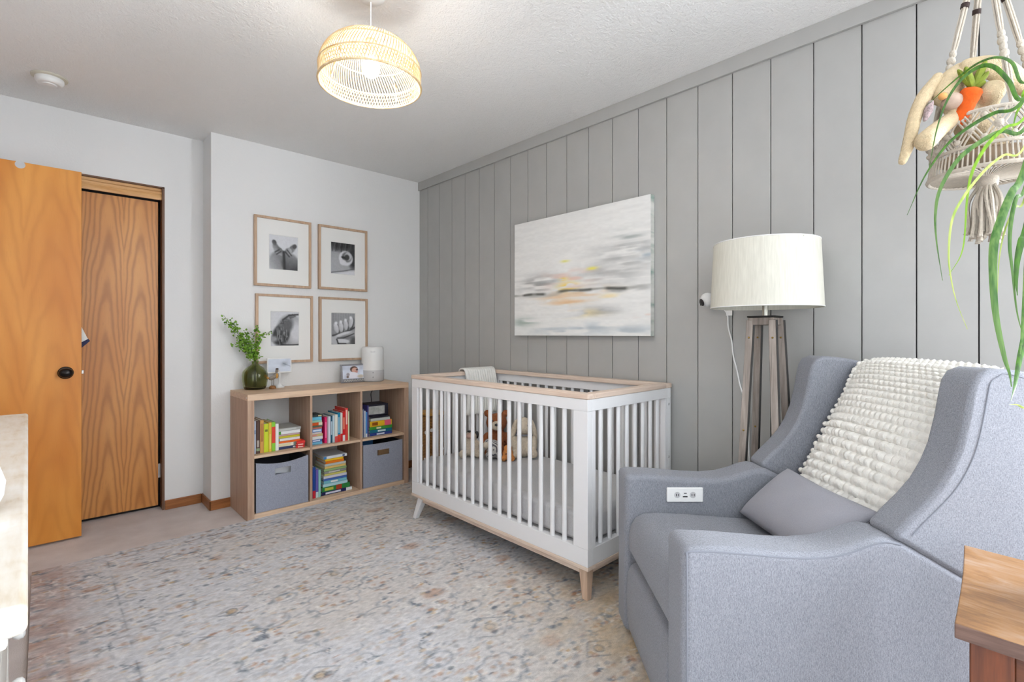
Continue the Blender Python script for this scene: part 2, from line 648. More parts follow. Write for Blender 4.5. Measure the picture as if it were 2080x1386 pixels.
def build_rug():
    rs = np.random.RandomState(5)
    step = .006
    w, h = int((RX1 - RX0) / step), int((RY1 - RY0) / step)   # columns along x, rows along y (row 0 = far)
    yy, xx = np.mgrid[0:h, 0:w].astype(np.float32)
    X = RX0 + xx * step
    Yc = RY1 - yy * step
    A = lambda r, g, b: np.array([r, g, b], np.float32) / 255
    base = np.zeros((h, w, 3), np.float32) + A(226, 227, 232)
    lo = vnoise(h, w, 70, 90, rs)[..., None]
    base = base * (1 - lo * .5) + A(212, 214, 220) * lo * .5
    wm = vnoise(h, w, 55, 80, rs)
    wm = np.clip((wm - .45) * 2.2, 0, 1)[..., None]
    base = base * (1 - wm * .35) + A(220, 204, 186) * wm * .35
    # ochre zone towards chair and under the crib, reddish zone by the dresser
    oz = np.exp(-(((X - 1.75) / .42) ** 2 + ((Yc - .95) / .5) ** 2)) + .5 * np.exp(-(((X - 1.95) / .35) ** 2 + ((Yc - 2.9) / .6) ** 2))
    oz = np.clip(oz * (0.45 + vnoise(h, w, 9, 14, rs)), 0, 1)[..., None]
    base = base * (1 - oz * .62) + A(206, 168, 112) * oz * .62
    rz = np.exp(-((X + .02) / .13) ** 2) * (0.25 + vnoise(h, w, 8, 14, rs))
    rz = np.clip(rz, 0, 1)[..., None]
    base = base * (1 - rz * .6) + A(168, 122, 106) * rz * .6
    img = base
    fade = np.clip(vnoise(h, w, 5, 11, rs) * 1.9 - .45, 0, 1)
    BLUE, NAVY, RUST, OCH, LIGHT, GREY, PINK = A(118, 130, 146), A(78, 90, 108), A(172, 116, 84), A(204, 164, 112), A(244, 241, 236), A(168, 170, 174), A(206, 178, 168)

    def stamp(cx, cy, R, fn, col, a):
        r = int(R) + 2
        x0, x1, y0, y1 = max(0, int(cx) - r), min(w, int(cx) + r), max(0, int(cy) - r), min(h, int(cy) + r)
        if x0 >= x1 or y0 >= y1:
            return
        dx = xx[y0:y1, x0:x1] - cx
        dy = yy[y0:y1, x0:x1] - cy
        m = np.clip(fn(dx, dy), 0, 1) * a * .85 * (.15 + .85 * fade[y0:y1, x0:x1])
        img[y0:y1, x0:x1] = img[y0:y1, x0:x1] * (1 - m[..., None]) + col * m[..., None]

    def ring(R, t, ex=1.0, lobes=0, la=.0):
        def f(dx, dy):
            r = np.hypot(dx / ex, dy)
            th = np.arctan2(dy, dx / ex)
            return 1 - np.abs(r - R * (1 + la * np.cos(lobes * th))) / t
        return f

    def dot(R, ex=1.0):
        return lambda dx, dy: (1 - np.hypot(dx / ex, dy) / R) * 2.5

    def petals(R, n, t):
        def f(dx, dy):
            r = np.hypot(dx, dy)
            th = np.arctan2(dy, dx)
            return (1 - np.abs(r - R) / t) * (np.cos(n * th) > 0)
        return f

    def stroke(x0, y0, x1, y1, t, col, a):
        n = int(max(abs(x1 - x0), abs(y1 - y0)) / 1.2) + 1
        for q in range(n + 1):
            u = q / max(1, n)
            stamp(x0 + (x1 - x0) * u + rs.randn() * .35, y0 + (y1 - y0) * u + rs.randn() * .35, t + 1, dot(t), col, a)

    # woven dashes, long across the room
    for _ in range(15000):
        cx, cy = rs.rand() * w, rs.rand() * h
        col = [BLUE, GREY, RUST, OCH, LIGHT, LIGHT, NAVY, PINK, GREY, LIGHT][rs.randint(10)]
        stamp(cx, cy, 6, dot(.6 + rs.rand() * .8, 1.6 + rs.rand() * 2.0), col, .25 + rs.rand() * .45)
    # motif lattice of rosettes, lozenges and palmettes
    for gy in range(-1, 16):
        for gx in range(-1, 12):
            cx = (gx + .5 * (gy % 2)) * 38 + rs.randn() * 4
            cy = gy * 34 + rs.randn() * 4
            k = (gx * 3 + gy * 5 + rs.randint(2)) % 6
            z = .62 + .5 * rs.rand()
            c1, c2, c3 = [(BLUE, RUST, LIGHT), (NAVY, OCH, BLUE), (RUST, BLUE, LIGHT), (BLUE, LIGHT, RUST), (GREY, RUST, NAVY), (LIGHT, BLUE, OCH)][k]
            if k == 0:
                stamp(cx, cy, 24, ring(14 * z, 1.2, 1.15, 8, .08), c1, .7)
                stamp(cx, cy, 24, ring(10 * z, 1.6, 1.15), LIGHT, .8)
                stamp(cx, cy, 24, petals(6 * z, 6, 2.4), c2, .7)
                for q in range(10):
                    a = q * PI / 5
                    stamp(cx + 18 * z * math.cos(a) * 1.15, cy + 18 * z * math.sin(a), 4, dot(1.6), c3 if q % 2 else c1, .6)
            elif k == 1:
                stamp(cx, cy, 30, lambda dx, dy: 1 - np.abs(np.abs(dx) / 1.35 + np.abs(dy) - 12 * z) / 1.1, c1, .6)
                stamp(cx, cy, 20, dot(5 * z, 1.3), c2, .6)
                stamp(cx, cy, 20, ring(3, 1.1), c1, .6)
            elif k == 2:
                stamp(cx, cy, 16, dot(8 * z, 1.5), c1, .5)
                stamp(cx, cy, 24, ring(11 * z, 1.5, 1.4), LIGHT, .8)
                for q in range(8):
                    a = q * PI / 4 + .3
                    stamp(cx + 16 * z * math.cos(a) * 1.3, cy + 14 * z * math.sin(a), 5, dot(2.2), BLUE, .5)
            elif k == 3:
                stamp(cx, cy, 16, ring(7 * z, 1.2, 1.3), c1, .7)
                stamp(cx, cy, 8, dot(2.6), c3, .6)
                stamp(cx, cy, 20, petals(12 * z, 9, 2.4), LIGHT, .8)
            elif k == 4:
                stamp(cx, cy, 20, ring(13 * z, 1.1, 1.25, 6, .15), c3, .55)
                stamp(cx, cy, 14, petals(7 * z, 5, 3), c2, .6)
            else:
                stamp(cx, cy, 24, ring(15 * z, 1.4, 1.0, 5, .2), LIGHT, .8)
                stamp(cx, cy, 24, ring(5 * z, 1.2, 1.6), c2, .6)
            # sprigs and pale tendrils
            for q in range(3):
                a = rs.rand() * 2 * PI
                x0, y0 = cx + 14 * math.cos(a), cy + 12 * math.sin(a)
                dark = q == 0 and rs.rand() < .55
                for st in range(4):
                    a += rs.randn() * .6
                    x1, y1 = x0 + 5.5 * math.cos(a), y0 + 5.5 * math.sin(a)
                    stroke(x0, y0, x1, y1, .75, NAVY if dark else LIGHT, .5 if dark else .7)
                    if rs.rand() < .8:
                        b = a + (1 if st % 2 else -1) * 1.0
                        stroke(x1, y1, x1 + 4 * math.cos(b), y1 + 4 * math.sin(b), .75, (BLUE if rs.rand() < .7 else RUST) if dark else LIGHT, .5)
                    x0, y0 = x1, y1
                if dark or rs.rand() < .4:
                    stamp(x0, y0, 6, dot(2.2, 1.4), [NAVY, RUST, BLUE][rs.randint(3)], .55)
    for _ in range(2600):
        cx, cy = rs.rand() * w, rs.rand() * h
        stamp(cx, cy, 6, dot(.9 + rs.rand() * 1.3, 1.4), [NAVY, BLUE, RUST, OCH, BLUE, GREY][rs.randint(6)], .4 + rs.rand() * .4)
    # border: lines parallel to the edges
    for dist, col, a in ((.05, GREY, .5), (.10, RUST, .35), (.27, NAVY, .35), (.30, LIGHT, .5)):
        for d in (X - RX0, RY1 - Yc):
            m = np.clip(1 - np.abs(d - dist) / .008, 0, 1) * a * fade
            img[:] = img * (1 - m[..., None]) + col * m[..., None]
    # worn, abrasive streaks along x
    wear = vnoise(h, w, 1.5, 12, rs)[..., None]
    img = img * (1 - .22 * wear) + A(236, 233, 230) * .22 * wear
    img *= (.93 + .14 * vnoise(h, w, 1.2, 2.2, rs))[..., None]
    t = NT('distressed oriental rug')
    a = t.n('ShaderNodeAttribute', attribute_name='Col')
    f = t.noise(t.coord((1, 3.5, 1)), 110, 3)
    f2 = t.noise(t.coord(), 600, 2)
    c = t.mix(1.0, a.outputs['Color'], t.ramp(f, [(.3, (.84, .84, .84, 1)), (.7, (1.0, 1.0, 1.0, 1))]), 'MULTIPLY')
    t.base(c)
    t.rough(.95)
    t.b.inputs['Specular IOR Level'].default_value = .1
    t.bump(t.math('ADD', f, f2), .5, .006)
    r = thing('area_rug', 'large faded oriental rug in cream, blue grey and rust under the crib', 'rug')
    obj('rug_backing', box(RX0, RX1, RY0, RY1, .0005, .009), mat('rug edge', rgb(170, 160, 150), .95), r)
    painted('rug_pile', srgb2lin(img), t.m, r, (RX0, RY1, .0105), (RX1 - RX0, 0, 0), (0, RY0 - RY1, 0))


build_rug()
RZ = .0108      # top of the rug

# ================================================================== CRIB
CX0, CX1, CY0, CY1 = 1.655, 2.345, 1.283, 2.640


def build_crib():
    c = thing('crib', 'white baby crib with washed wood top rail and base', 'crib', (0, 0, 0))
    T = .022
    # top wood cap: four boards with a rounded near corner
    for (a, b, e, f, m) in ((CX0 - .004, CX0 + .052, CY0 - .004, CY1 + .004, M_WASH), (CX1 - .052, CX1 + .004, CY0 - .004, CY1 + .004, M_WASH),
                            (CX0 + .052, CX1 - .052, CY0 - .004, CY0 + .048, M_WASHX), (CX0 + .052, CX1 - .052, CY1 - .048, CY1 + .004, M_WASHX)):
        obj('top_rail', box(a, b, e, f, .862, .886), m, c, bevel=.005, seg=3, label='washed natural wood top rail')
    for (a, b, e, f) in ((CX0, CX0 + .03, CY0, CY1), (CX1 - .03, CX1, CY0, CY1), (CX0 + .03, CX1 - .03, CY0, CY0 + .03), (CX0 + .03, CX1 - .03, CY1 - .03, CY1)):
        obj('upper_rail', box(a, b, e, f, .812, .862), M_CRIB, c, bevel=.002)
        obj('lower_rail', box(a, b, e, f, .158, .232), M_CRIB, c, bevel=.002)
    # corner panels
    for x in (CX0, CX1 - .03):
        for y0, y1 in ((CY0, CY0 + .078), (CY1 - .06, CY1)):
            obj('corner_post', box(x, x + .03, y0, y1, .232, .812), M_CRIB, c, bevel=.002)
    for y in (CY0, CY1 - .03):
        for x in (CX0 + .03, CX1 - .03 - .025):
            obj('corner_post', box(x, x + .025, y, y + .03, .232, .812), M_CRIB, c, bevel=.002)
    sl = MB()
    sl.tube([(0, 0, .230), (0, 0, .814)], .0105, 16, False)
    me = sl.mesh('slat', M_CRIB, True)
    for k in range(17):
        y = 2.563 - k * (2.563 - 1.422) / 16
        for x in (CX0 + .015, CX1 - .015):
            o = link('slat', me, c, (x, y, 0))
            o.scale = (.85, 1.15, 1)
    for k in range(8):
        x = CX0 + .108 + k * (CX1 - CX0 - .216) / 7
        for y in (CY0 + .015, CY1 - .015):
            o = link('slat', me, c, (x, y, 0))
            o.scale = (1.15, .85, 1)
    # wood base: proud strip then set-back apron
    for (a, b, e, f, m) in ((CX0 - .003, CX0 + .05, CY0 - .003, CY1 + .003, M_WASH), (CX1 - .05, CX1 + .003, CY0 - .003, CY1 + .003, M_WASH),
                            (CX0 + .05, CX1 - .05, CY0 - .003, CY0 + .05, M_WASHX), (CX0 + .05, CX1 - .05, CY1 - .05, CY1 + .003, M_WASHX)):
        obj('base_rail', box(a, b, e, f, .143, .158), m, c, bevel=.002)
    for (a, b, e, f, m) in ((CX0 + .022, CX0 + .045, CY0 + .03, CY1 - .03, M_WASH), (CX1 - .045, CX1 - .022, CY0 + .03, CY1 - .03, M_WASH),
                            (CX0 + .045, CX1 - .045, CY0 + .022, CY0 + .045, M_WASHX), (CX0 + .045, CX1 - .045, CY1 - .045, CY1 - .022, M_WASHX)):
        obj('apron', box(a, b, e, f, .112, .143), m, c, bevel=.002)
    for sx, x in ((-1, CX0 + .016), (1, CX1 - .016)):
        for sy, y in ((-1, CY0 + .016), (1, CY1 - .016)):
            wt, wb_ = .046, .029
            far = sy > 0
            if far:
                y -= .030
                vs = [(x, y, .143), (x - sx * wt, y, .143), (x - sx * wt, y - sy * wt, .143), (x, y - sy * wt, .143)]
                ox, oy = x + sx * .024, y + sy * .026
            else:
                vs = [(x, y, .143), (x - sx * wt, y, .143), (x - sx * wt, y - sy * wt, .143), (x, y - sy * wt, .143)]
                ox, oy = x + sx * .006, y + sy * .006
            bt = [(ox, oy, RZ), (ox - sx * wb_, oy, RZ), (ox - sx * wb_, oy - sy * wb_, RZ), (ox, oy - sy * wb_, RZ)]
            obj('leg', MB().add(vs + bt, [(0, 1, 2, 3), (7, 6, 5, 4), (0, 4, 5, 1), (1, 5, 6, 2), (2, 6, 7, 3), (3, 7, 4, 0)]),
                M_CRIB if (far and sx < 0) else M_WASHZ, c, bevel=.003, label='white tapered leg' if (far and sx < 0) else 'washed natural wood tapered leg')
    for z in (.78, .51, .29):
        obj('bolt', MB().lathe([(0, .002), (.006, .002), (.007, 0)], 12), M_STEEL, c, True, loc=(CX1 - .022, CY0 - .0005, z), rot=(PI / 2, 0, 0))
    obj('spring_deck', box(CX0 + .034, CX1 - .034, CY0 + .034, CY1 - .034, .215, .228), M_GPLASTIC, c)
    # mattress
    m = MB().box(CX0 + .036, CX1 - .036, CY0 + .036, CY1 - .036, .2295, .366)
    tag(obj('crib_mattress', m, M_SHEET, bevel=.028, seg=5), 'crib mattress in a plain grey fitted sheet', 'mattress')


build_crib()

# knitted blanket over the crib's far end rail
def drape(w0, w1, prof, axis, n=26, rip=.004, per=60, thick=.010):
    """a cloth strip: prof is the (d, z) path over a rail, swept along axis between w0 and w1"""
    path = smoothpath([(d, 0, z) for d, z in prof], 6)
    b = MB()

    def fn(u, v):
        p = path[min(len(path) - 1, int(round(v * (len(path) - 1))))]
        wv = w0 + (w1 - w0) * u + .006 * math.sin(v * 9)
        r = rip * math.sin(u * per) * (.4 + .6 * v)
        return (wv, p.x + r, p.z) if axis == 'x' else (p.x + r, wv, p.z)
    b.grid(fn, n, len(path))
    return b


yc = CY1 - .022
cb = drape(2.03, 2.288, [(yc + .042, .80), (yc + .046, .86), (yc + .036, .895), (yc, .905), (yc - .036, .895), (yc - .046, .86), (yc - .05, .80), (yc - .048, .70), (yc - .045, .60)], 'x', 60, .003, 80)
tag(obj('knitted_blanket', cb, M_KNIT, None, True, solid=.011), 'white ribbed knitted blanket folded over the far end of the crib', 'blanket')

# ================================================================== PLUSH TOYS IN THE CRIB
M_BEAR = mat('brown plush', rgb(146, 84, 48), .95, .25, 90, bump=.8, bscale=260, bdist=.006)
M_CREAM = mat('cream plush', rgb(214, 200, 180), .95, .12, 90, bump=.8, bscale=260, bdist=.006)
M_TAN = mat('tan plush', rgb(206, 170, 126), .95, .15, 90, bump=.7, bscale=260, bdist=.006)
M_ORANGE = mat('orange plush', rgb(206, 134, 70), .95, .2, 90, bump=.7, bscale=260, bdist=.006)
M_PINKISH = mat('dusty pink plush', rgb(196, 164, 150), .95, .1, 90, bump=.5, bscale=260)
MT = .366
r = math.radians(228)
b = thing('teddy_bear', 'brown plush teddy bear with cream muzzle sitting in the crib', 'plush toy', (2.118, 2.374, MT), r)
blob('body', [((0, 0, .085), (.062, .072, .085)), ((.015, 0, .205), (.062, .068, .060)), ((0, .058, .262), (.014, .024, .024)), ((0, -.058, .262), (.014, .024, .024)),
              ((.05, .07, .11), (.05, .022, .022), (0, .7, .4)), ((.05, -.07, .11), (.05, .022, .022), (0, .7, -.4)),
              ((.07, .045, .03), (.06, .028, .028), (0, 0, .3)), ((.07, -.045, .03), (.06, .028, .028), (0, 0, -.3))], M_BEAR, b)
blob('muzzle', [((.072, 0, .195), (.028, .034, .030))], M_CREAM, b, .004, 'cream muzzle')
obj('nose', MB().ell((.100, 0, .205), (.007, .012, .009)), M_BLACK, b, True)
obj('eye', MB().ell((.066, .026, .225), (.006, .006, .006)), M_BLACK, b, True)
obj('eye', MB().ell((.066, -.026, .225), (.006, .006, .006)), M_BLACK, b, True)
b = thing('plush_bunny', 'cream plush bunny with floppy ears sitting right of the brown bear in the crib', 'plush toy', (2.196, 2.205, MT), r)
blob('body', [((0, 0, .075), (.058, .064, .078)), ((.01, 0, .195), (.05, .05, .055)), ((.055, .05, .035), (.055, .03, .03), (0, 0, .3)), ((.055, -.05, .035), (.055, .03, .03), (0, 0, -.3)),
              ((.03, .062, .09), (.03, .022, .05), (0, -.4, 0)), ((.03, -.062, .09), (.03, .022, .05), (0, -.4, 0)), ((.046, 0, .18), (.026, .03, .026))], M_CREAM, b)
blob('ear', [((.0, .062, .17), (.016, .018, .07), (.25, 0, 0))], M_CREAM, b, .004)
blob('ear', [((.0, -.062, .17), (.016, .018, .07), (-.25, 0, 0))], M_CREAM, b, .004)
obj('collar', MB().tube([(.046 * math.cos(a) + .004, .048 * math.sin(a), .143) for a in [q * PI / 8 for q in range(17)]], .006), M_PIPING, b, True, label='grey neck ribbon')
obj('eye', MB().ell((.055, .024, .205), (.005, .005, .006)), M_BLACK, b, True)
obj('eye', MB().ell((.055, -.024, .205), (.005, .005, .006)), M_BLACK, b, True)
b = thing('plush_dog', 'small cream plush animal with a black nose slumped left of the brown bear', 'plush toy', (1.962, 2.440, MT), r)
blob('body', [((0, 0, .06), (.05, .055, .062)), ((.012, 0, .125), (.034, .036, .038)), ((.045, .045, .028), (.045, .026, .026), (0, 0, .4)), ((.045, -.045, .028), (.045, .026, .026), (0, 0, -.4)), ((.0, .056, .05), (.02, .02, .045))], M_CREAM, b)
obj('ear', MB().ell((.0, .036, .135), (.008, .012, .024)), M_BLACK, b, True)
obj('nose', MB().ell((.028, -.01, .163), (.010, .014, .006)), M_BLACK, b, True)
obj('muzzle', MB().ell((.036, -.008, .135), (.018, .022, .02)), M_PINKISH, b, True)
b = thing('plush_fox', 'small orange plush lying in front of the brown bear', 'plush toy', (2.060, 2.205, MT), r)
blob('body', [((0, 0, .038), (.036, .034, .036)), ((.0, .0, .075), (.020, .026, .022)), ((.02, .026, .018), (.026, .016, .018)), ((.02, -.026, .018), (.026, .016, .018))], M_ORANGE, b, .004)
obj('eye', MB().ell((.034, .012, .048), (.004, .004, .004)), M_BLACK, b, True)
obj('eye', MB().ell((.034, -.012, .048), (.004, .004, .004)), M_BLACK, b, True)
obj('nose', MB().ell((.038, 0, .034), (.005, .007, .005)), M_BEAR, b, True)
t = NT('grey striped knit')
s = t.n('ShaderNodeTexWave')
s.inputs['Scale'].default_value = 38
s.inputs['Distortion'].default_value = 3
t.l(t.coord((1, 1.5, 1)), s.inputs['Vector'])
t.base(t.ramp(s.outputs['Fac'], [(.4, rgb(92, 90, 98)), (.6, rgb(196, 192, 186))]))
t.rough(.95)
b = thing('plush_doll', 'small plush in a grey and white striped suit against the brown bear', 'plush toy', (2.020, 2.292, MT), r)
blob('body', [((.0, 0, .06), (.04, .045, .06)), ((.02, -.03, .10), (.02, .03, .03)), ((.03, .035, .03), (.03, .02, .022)), ((.03, -.03, .03), (.03, .02, .022))], t.m, b, .004)
blob('head', [((.03, -.045, .092), (.022, .022, .022))], M_CREAM, b, .004)

# ================================================================== HAMPER AND OUTLET IN THE CORNER
t = NT('brown woven wood')
w1 = t.n('ShaderNodeTexWave')
w1.bands_direction = 'Z'
w1.inputs['Scale'].default_value = 28
w1.inputs['Distortion'].default_value = 1.2
t.l(t.coord(), w1.inputs['Vector'])
t.base(t.ramp(w1.outputs['Fac'], [(.2, rgb(110, 72, 34)), (.8, rgb(170, 122, 66))]))
t.rough(.6)
t.bump(w1.outputs['Fac'], .4, .004)
M_WEAVE = t.m
b = thing('lidded_basket', 'tall brown woven basket with white spots and a lid in the corner', 'basket', (2.125, 3.125, RZ))
obj('body', box(-.08, .08, -.09, .09, .001, .515), M_WEAVE, b, bevel=.012)
obj('lid', box(-.084, .084, -.094, .094, .521, .545), mat('ochre lid', rgb(190, 142, 70), .5, .1, 20), b, bevel=.008, label='ochre wooden lid')
spot = MB().lathe([(0, .0015), (.012, .0015), (.014, 0)], 14).mesh('spot', M_PLASTIC)
for (sx, sz) in ((-.055, .42), (-.012, .345), (-.055, .22), (.03, .42), (.04, .27), (-.012, .14), (.02, .2)):
    link('spot', spot, b, (sx, -.0902, sz), (PI / 2, 0, 0))
for (sy, sz) in ((-.05, .40), (.0, .30), (.05, .42), (-.04, .2)):
    link('spot', spot, b, (-.0802, sy, sz), (0, -PI / 2, 0))
wo = thing('wall_outlet', 'white outlet plate on the grey panelled wall behind the crib', 'outlet', (XR, 3.262, .38))
obj('plate', box(-.005, 0, -.036, .036, -.058, .058), M_PLASTIC, wo, bevel=.002)
for z in (-.022, .022):
    obj('receptacle', box(-.007, -.005, -.016, .016, z - .014, z + .014), M_GPLASTIC, wo, bevel=.003)

# ================================================================== BOOKCASE
BX, BY0, BY1 = .899, 3.262, 3.642     # left side, front, back
OW, IW, CW, CH = .038, .016, .3365, .3385
cellx = [BX + OW + k * (CW + IW) for k in range(3)]
zlo, zhi = OW, OW + CH + IW
BW = 2 * OW + 3 * CW + 2 * IW
BH = 2 * OW + 2 * CH + IW


def build_bookcase():
    b = thing('bookcase', 'low washed oak bookcase with six square cubbies under the framed photos', 'bookcase', (0, 0, 0))
    obj('side_panel', box(BX, BX + OW, BY0, BY1, .001, BH - OW), M_SHELFZ_SHADED, b, bevel=.0015)
    obj('side_panel', box(BX + BW - OW, BX + BW, BY0, BY1, .001, BH - OW), M_SHELFZ_SHADED, b, bevel=.0015)
    obj('top', box(BX, BX + BW, BY0, BY1, BH - OW, BH), M_SHELF, b, bevel=.0015)
    obj('bottom', box(BX + OW, BX + BW - OW, BY0, BY1, .001, OW), M_SHELF, b, bevel=.0015)
    for k in (0, 1):
        x = cellx[k] + CW
        obj('divider', box(x, x + IW, BY0 + .001, BY1, OW, BH - OW), M_SHELFZ_SHADED, b, bevel=.001)
    for k in range(3):
        obj('shelf', box(cellx[k], cellx[k] + CW, BY0 + .001, BY1, OW + CH, OW + CH + IW), M_SHELF, b, bevel=.001)
    obj('cam_cover', MB().lathe([(0, .0008), (.005, .0008), (.005, 0)], 12), M_PLASTIC, b, loc=(BX, BY0 + .02, BH - .02), rot=(0, -PI / 2, 0))


build_bookcase()
TOP = BH

# ------------------------------------------------------------------ books
PALETTE = {}


def book_mat(c):
    if c not in PALETTE:
        PALETTE[c] = mat('book cover', rgb(*c), .42)
    return PALETTE[c]


M_PAGES = mat('book pages', rgb(226, 220, 206), .8, .05, 200)
ORD = ['first', 'second', 'third', 'fourth', 'fifth', 'sixth', 'seventh', 'eighth', 'ninth', 'tenth', 'eleventh', 'twelfth', 'thirteenth', 'fourteenth', 'fifteenth']


def book(label, group, th, hgt, dep, col, loc, rot, band=None, tip=None):
    """local: spine faces -y, thickness along x, height along z, depth along +y"""
    o = thing('book', label, 'book', loc, 0, group)
    o.rotation_euler = rot
    c = MB()
    e = min(.0022, th * .18)
    c.box(0, e, 0, dep, 0, hgt).box(th - e, th, 0, dep, 0, hgt).box(e, th - e, 0, e * 1.2, 0, hgt)
    obj('cover', c, book_mat(col), o, bevel=.0008, seg=1)
    obj('pages', box(e, th - e, e * 1.2, dep - .004, .003, hgt - .003), M_PAGES, o)
    if band:
        obj('spine_print', box(th * .22, th * .78, -.0006, .0004, hgt * band[0], hgt * band[1]), book_mat(band[2]), o)
    if tip:
        obj('spine_block', box(e * .2, th - e * .2, -.0006, .0004, hgt * tip[0], hgt * tip[1]), book_mat(tip[2]), o, label='differently coloured end of the spine')
    return o


def upright(cell, row, items, x0, yf, group, where):
    """items: (thickness, height, depth, colour, name, band, tip)"""
    x = x0
    z = zlo if row == 0 else zhi
    for k, it in enumerate(items):
        th, hg, dp, c, nm = it[:5]
        band = it[5] if len(it) > 5 else None
        tip = it[6] if len(it) > 6 else None
        dy = it[7] if len(it) > 7 else 0
        book('%s upright book, %s from the left in the %s' % (nm, ORD[k], where), group, th, hg, dp, c, (cellx[cell] + x, yf + dy, z + .0006), (0, 0, 0), band, tip)
        x += th + .0006
    return x


def stack(cell, row, items, xc, yf, group, where):
    """items bottom to top: (thickness, length, depth, colour, name, band, tip, dx, rz)"""
    z = (zlo if row == 0 else zhi) + .0006
    n = len(items)
    for k, it in enumerate(items):
        th, ln, dp, c, nm = it[:5]
        band = it[5] if len(it) > 5 else None
        tip = it[6] if len(it) > 6 else None
        dx = it[7] if len(it) > 7 else 0
        rz = it[8] if len(it) > 8 else 0
        # lying: local z (height) -> world x, local x (thickness) -> world -z
        R = Matrix.Rotation(rz, 4, 'Z') @ Matrix.Rotation(PI / 2, 4, 'Y')
        e = R.to_euler()
        book('%s book, %s from the bottom of the stack in the %s' % (nm, ORD[k], where), group, th, ln, dp, c, (cellx[cell] + xc - ln / 2 + dx, yf, z + th), tuple(e), band, tip)
        z += th + .0006


W_ = (240, 240, 240)
CR = (236, 226, 204)
UL, UM, UR, LM = 'upper left cubby', 'upper middle cubby', 'upper right cubby', 'lower middle cubby'
x = upright(0, 1, [(.022, .205, .17, (196, 206, 222), 'pale blue', None, (.6, .72, (140, 160, 190))), (.022, .205, .16, (88, 62, 54), 'dark brown', (.2, .4, (190, 180, 170)), (.08, .16, (150, 170, 130))),
                    (.022, .205, .16, (214, 160, 84), 'tan orange', (.35, .9, (180, 120, 60))), (.028, .18, .16, (206, 218, 44), 'lime yellow', (.72, .8, (120, 120, 30))),
                    (.017, .185, .16, (232, 196, 66), 'yellow', (.1, .6, (240, 214, 110))), (.022, .185, .16, (140, 208, 60), 'bright green', None, (.28, .84, (226, 62, 44))),
                    (.020, .172, .16, W_, 'white')], .003, BY0 + .055, 'books in the upper left cubby', UL)
xs = .235
stack(0, 1, [(.016, .150, .19, (50, 62, 104), 'navy blue', (.7, .8, W_)), (.022, .150, .18, (244, 236, 222), 'cream', (.06, .6, (226, 216, 170)), (.72, .96, (130, 150, 140))),
             (.013, .158, .18, (236, 108, 30), 'orange'), (.017, .148, .18, (238, 238, 236), 'white', None, (.0, .14, (110, 120, 100))), (.014, .148, .18, (206, 196, 50), 'mustard yellow'),
             (.010, .146, .18, (204, 170, 176), 'thin dusty pink'), (.020, .142, .19, (236, 238, 238), 'glossy white', None, (.0, .14, (70, 150, 50)), .006), (.018, .150, .20, (178, 180, 176), 'thick grey', (.1, .8, (200, 202, 198)), None, .006)],
      xs - .012, BY0 + .07, 'books in the upper left cubby', UL)
for k, (c, nm) in enumerate((((222, 40, 36), 'small red'), ((214, 36, 36), 'small scarlet'), ((232, 52, 46), 'small bright red'))):
    R = Matrix.Rotation(-.12, 4, 'Z') @ Matrix.Rotation(PI / 2, 4, 'Y')
    book('%s board book, %s from the bottom at right of the upper left cubby' % (nm, ORD[k]), 'small red board books', .014, .052, .07, c,
         (cellx[0] + .262 + .002 * k, BY0 + .04, zhi + .0006 + .0146 * (k + 1)), tuple(R.to_euler()), (.2, .8, (250, 190, 180)) if k < 2 else None)
stack(1, 1, [(.018, .072, .12, (120, 190, 226), 'sky blue'), (.016, .068, .12, (70, 120, 190), 'blue', (.1, .8, (210, 220, 240))), (.020, .080, .12, W_, 'white'), (.016, .080, .12, (214, 196, 140), 'straw coloured', (.1, .5, (230, 150, 150))),
             (.012, .064, .12, (226, 214, 214), 'pale pink'), (.020, .066, .12, (92, 156, 220), 'mid blue', (.1, .9, (220, 232, 246))), (.012, .066, .12, (196, 120, 100), 'salmon'), (.010, .074, .12, (90, 110, 90), 'dark green'),
             (.020, .072, .12, (226, 96, 30), 'orange', None, (.65, 1, CR)), (.014, .066, .12, (160, 214, 190), 'mint'), (.022, .062, .12, (110, 196, 226), 'light blue'), (.014, .076, .12, (44, 58, 60), 'black', (.6, .9, (220, 216, 160)))],
      .050, BY0 + .05, 'books in the upper middle cubby', UM)
upright(1, 1, [(.016, .178, .15, (232, 34, 110), 'hot pink', (.2, .8, (250, 120, 170)), None, .02), (.016, .182, .15, (226, 230, 240), 'white', None, None), (.013, .184, .15, (22, 84, 110), 'dark teal', (.3, .8, (200, 220, 230))),
               (.013, .186, .15, (200, 222, 232), 'pale blue'), (.021, .190, .15, (238, 236, 224), 'ivory', None, (.0, .22, (222, 84, 84)), -.004), (.020, .200, .16, (24, 134, 176), 'bright teal', (.3, .85, (150, 200, 220)), (.0, .25, (222, 66, 40))),
               (.015, .198, .16, (232, 228, 218), 'off white', None, (.0, .27, (206, 36, 36))), (.018, .205, .16, (218, 28, 34), 'crimson', (.4, .8, (240, 150, 120)), (.0, .2, W_)), (.020, .226, .17, (232, 74, 66), 'tall coral red', (.5, .95, (250, 200, 190))),
               (.010, .204, .16, (226, 230, 190), 'thin pale yellow')], .104, BY0 + .035, 'books in the upper middle cubby', UM)
upright(2, 1, [(.010, .252, .18, (244, 200, 30), 'tall yellow'), (.012, .200, .16, (196, 216, 206), 'pale grey green'), (.008, .205, .16, (120, 130, 170), 'thin grey blue'), (.012, .19, .16, (206, 214, 226), 'thin pale'), (.012, .18, .16, (84, 150, 214), 'blue', None, (.0, .14, W_)),
               (.010, .225, .16, (76, 72, 140), 'purple')], .003, BY0 + .045, 'books in the upper right cubby', UR)
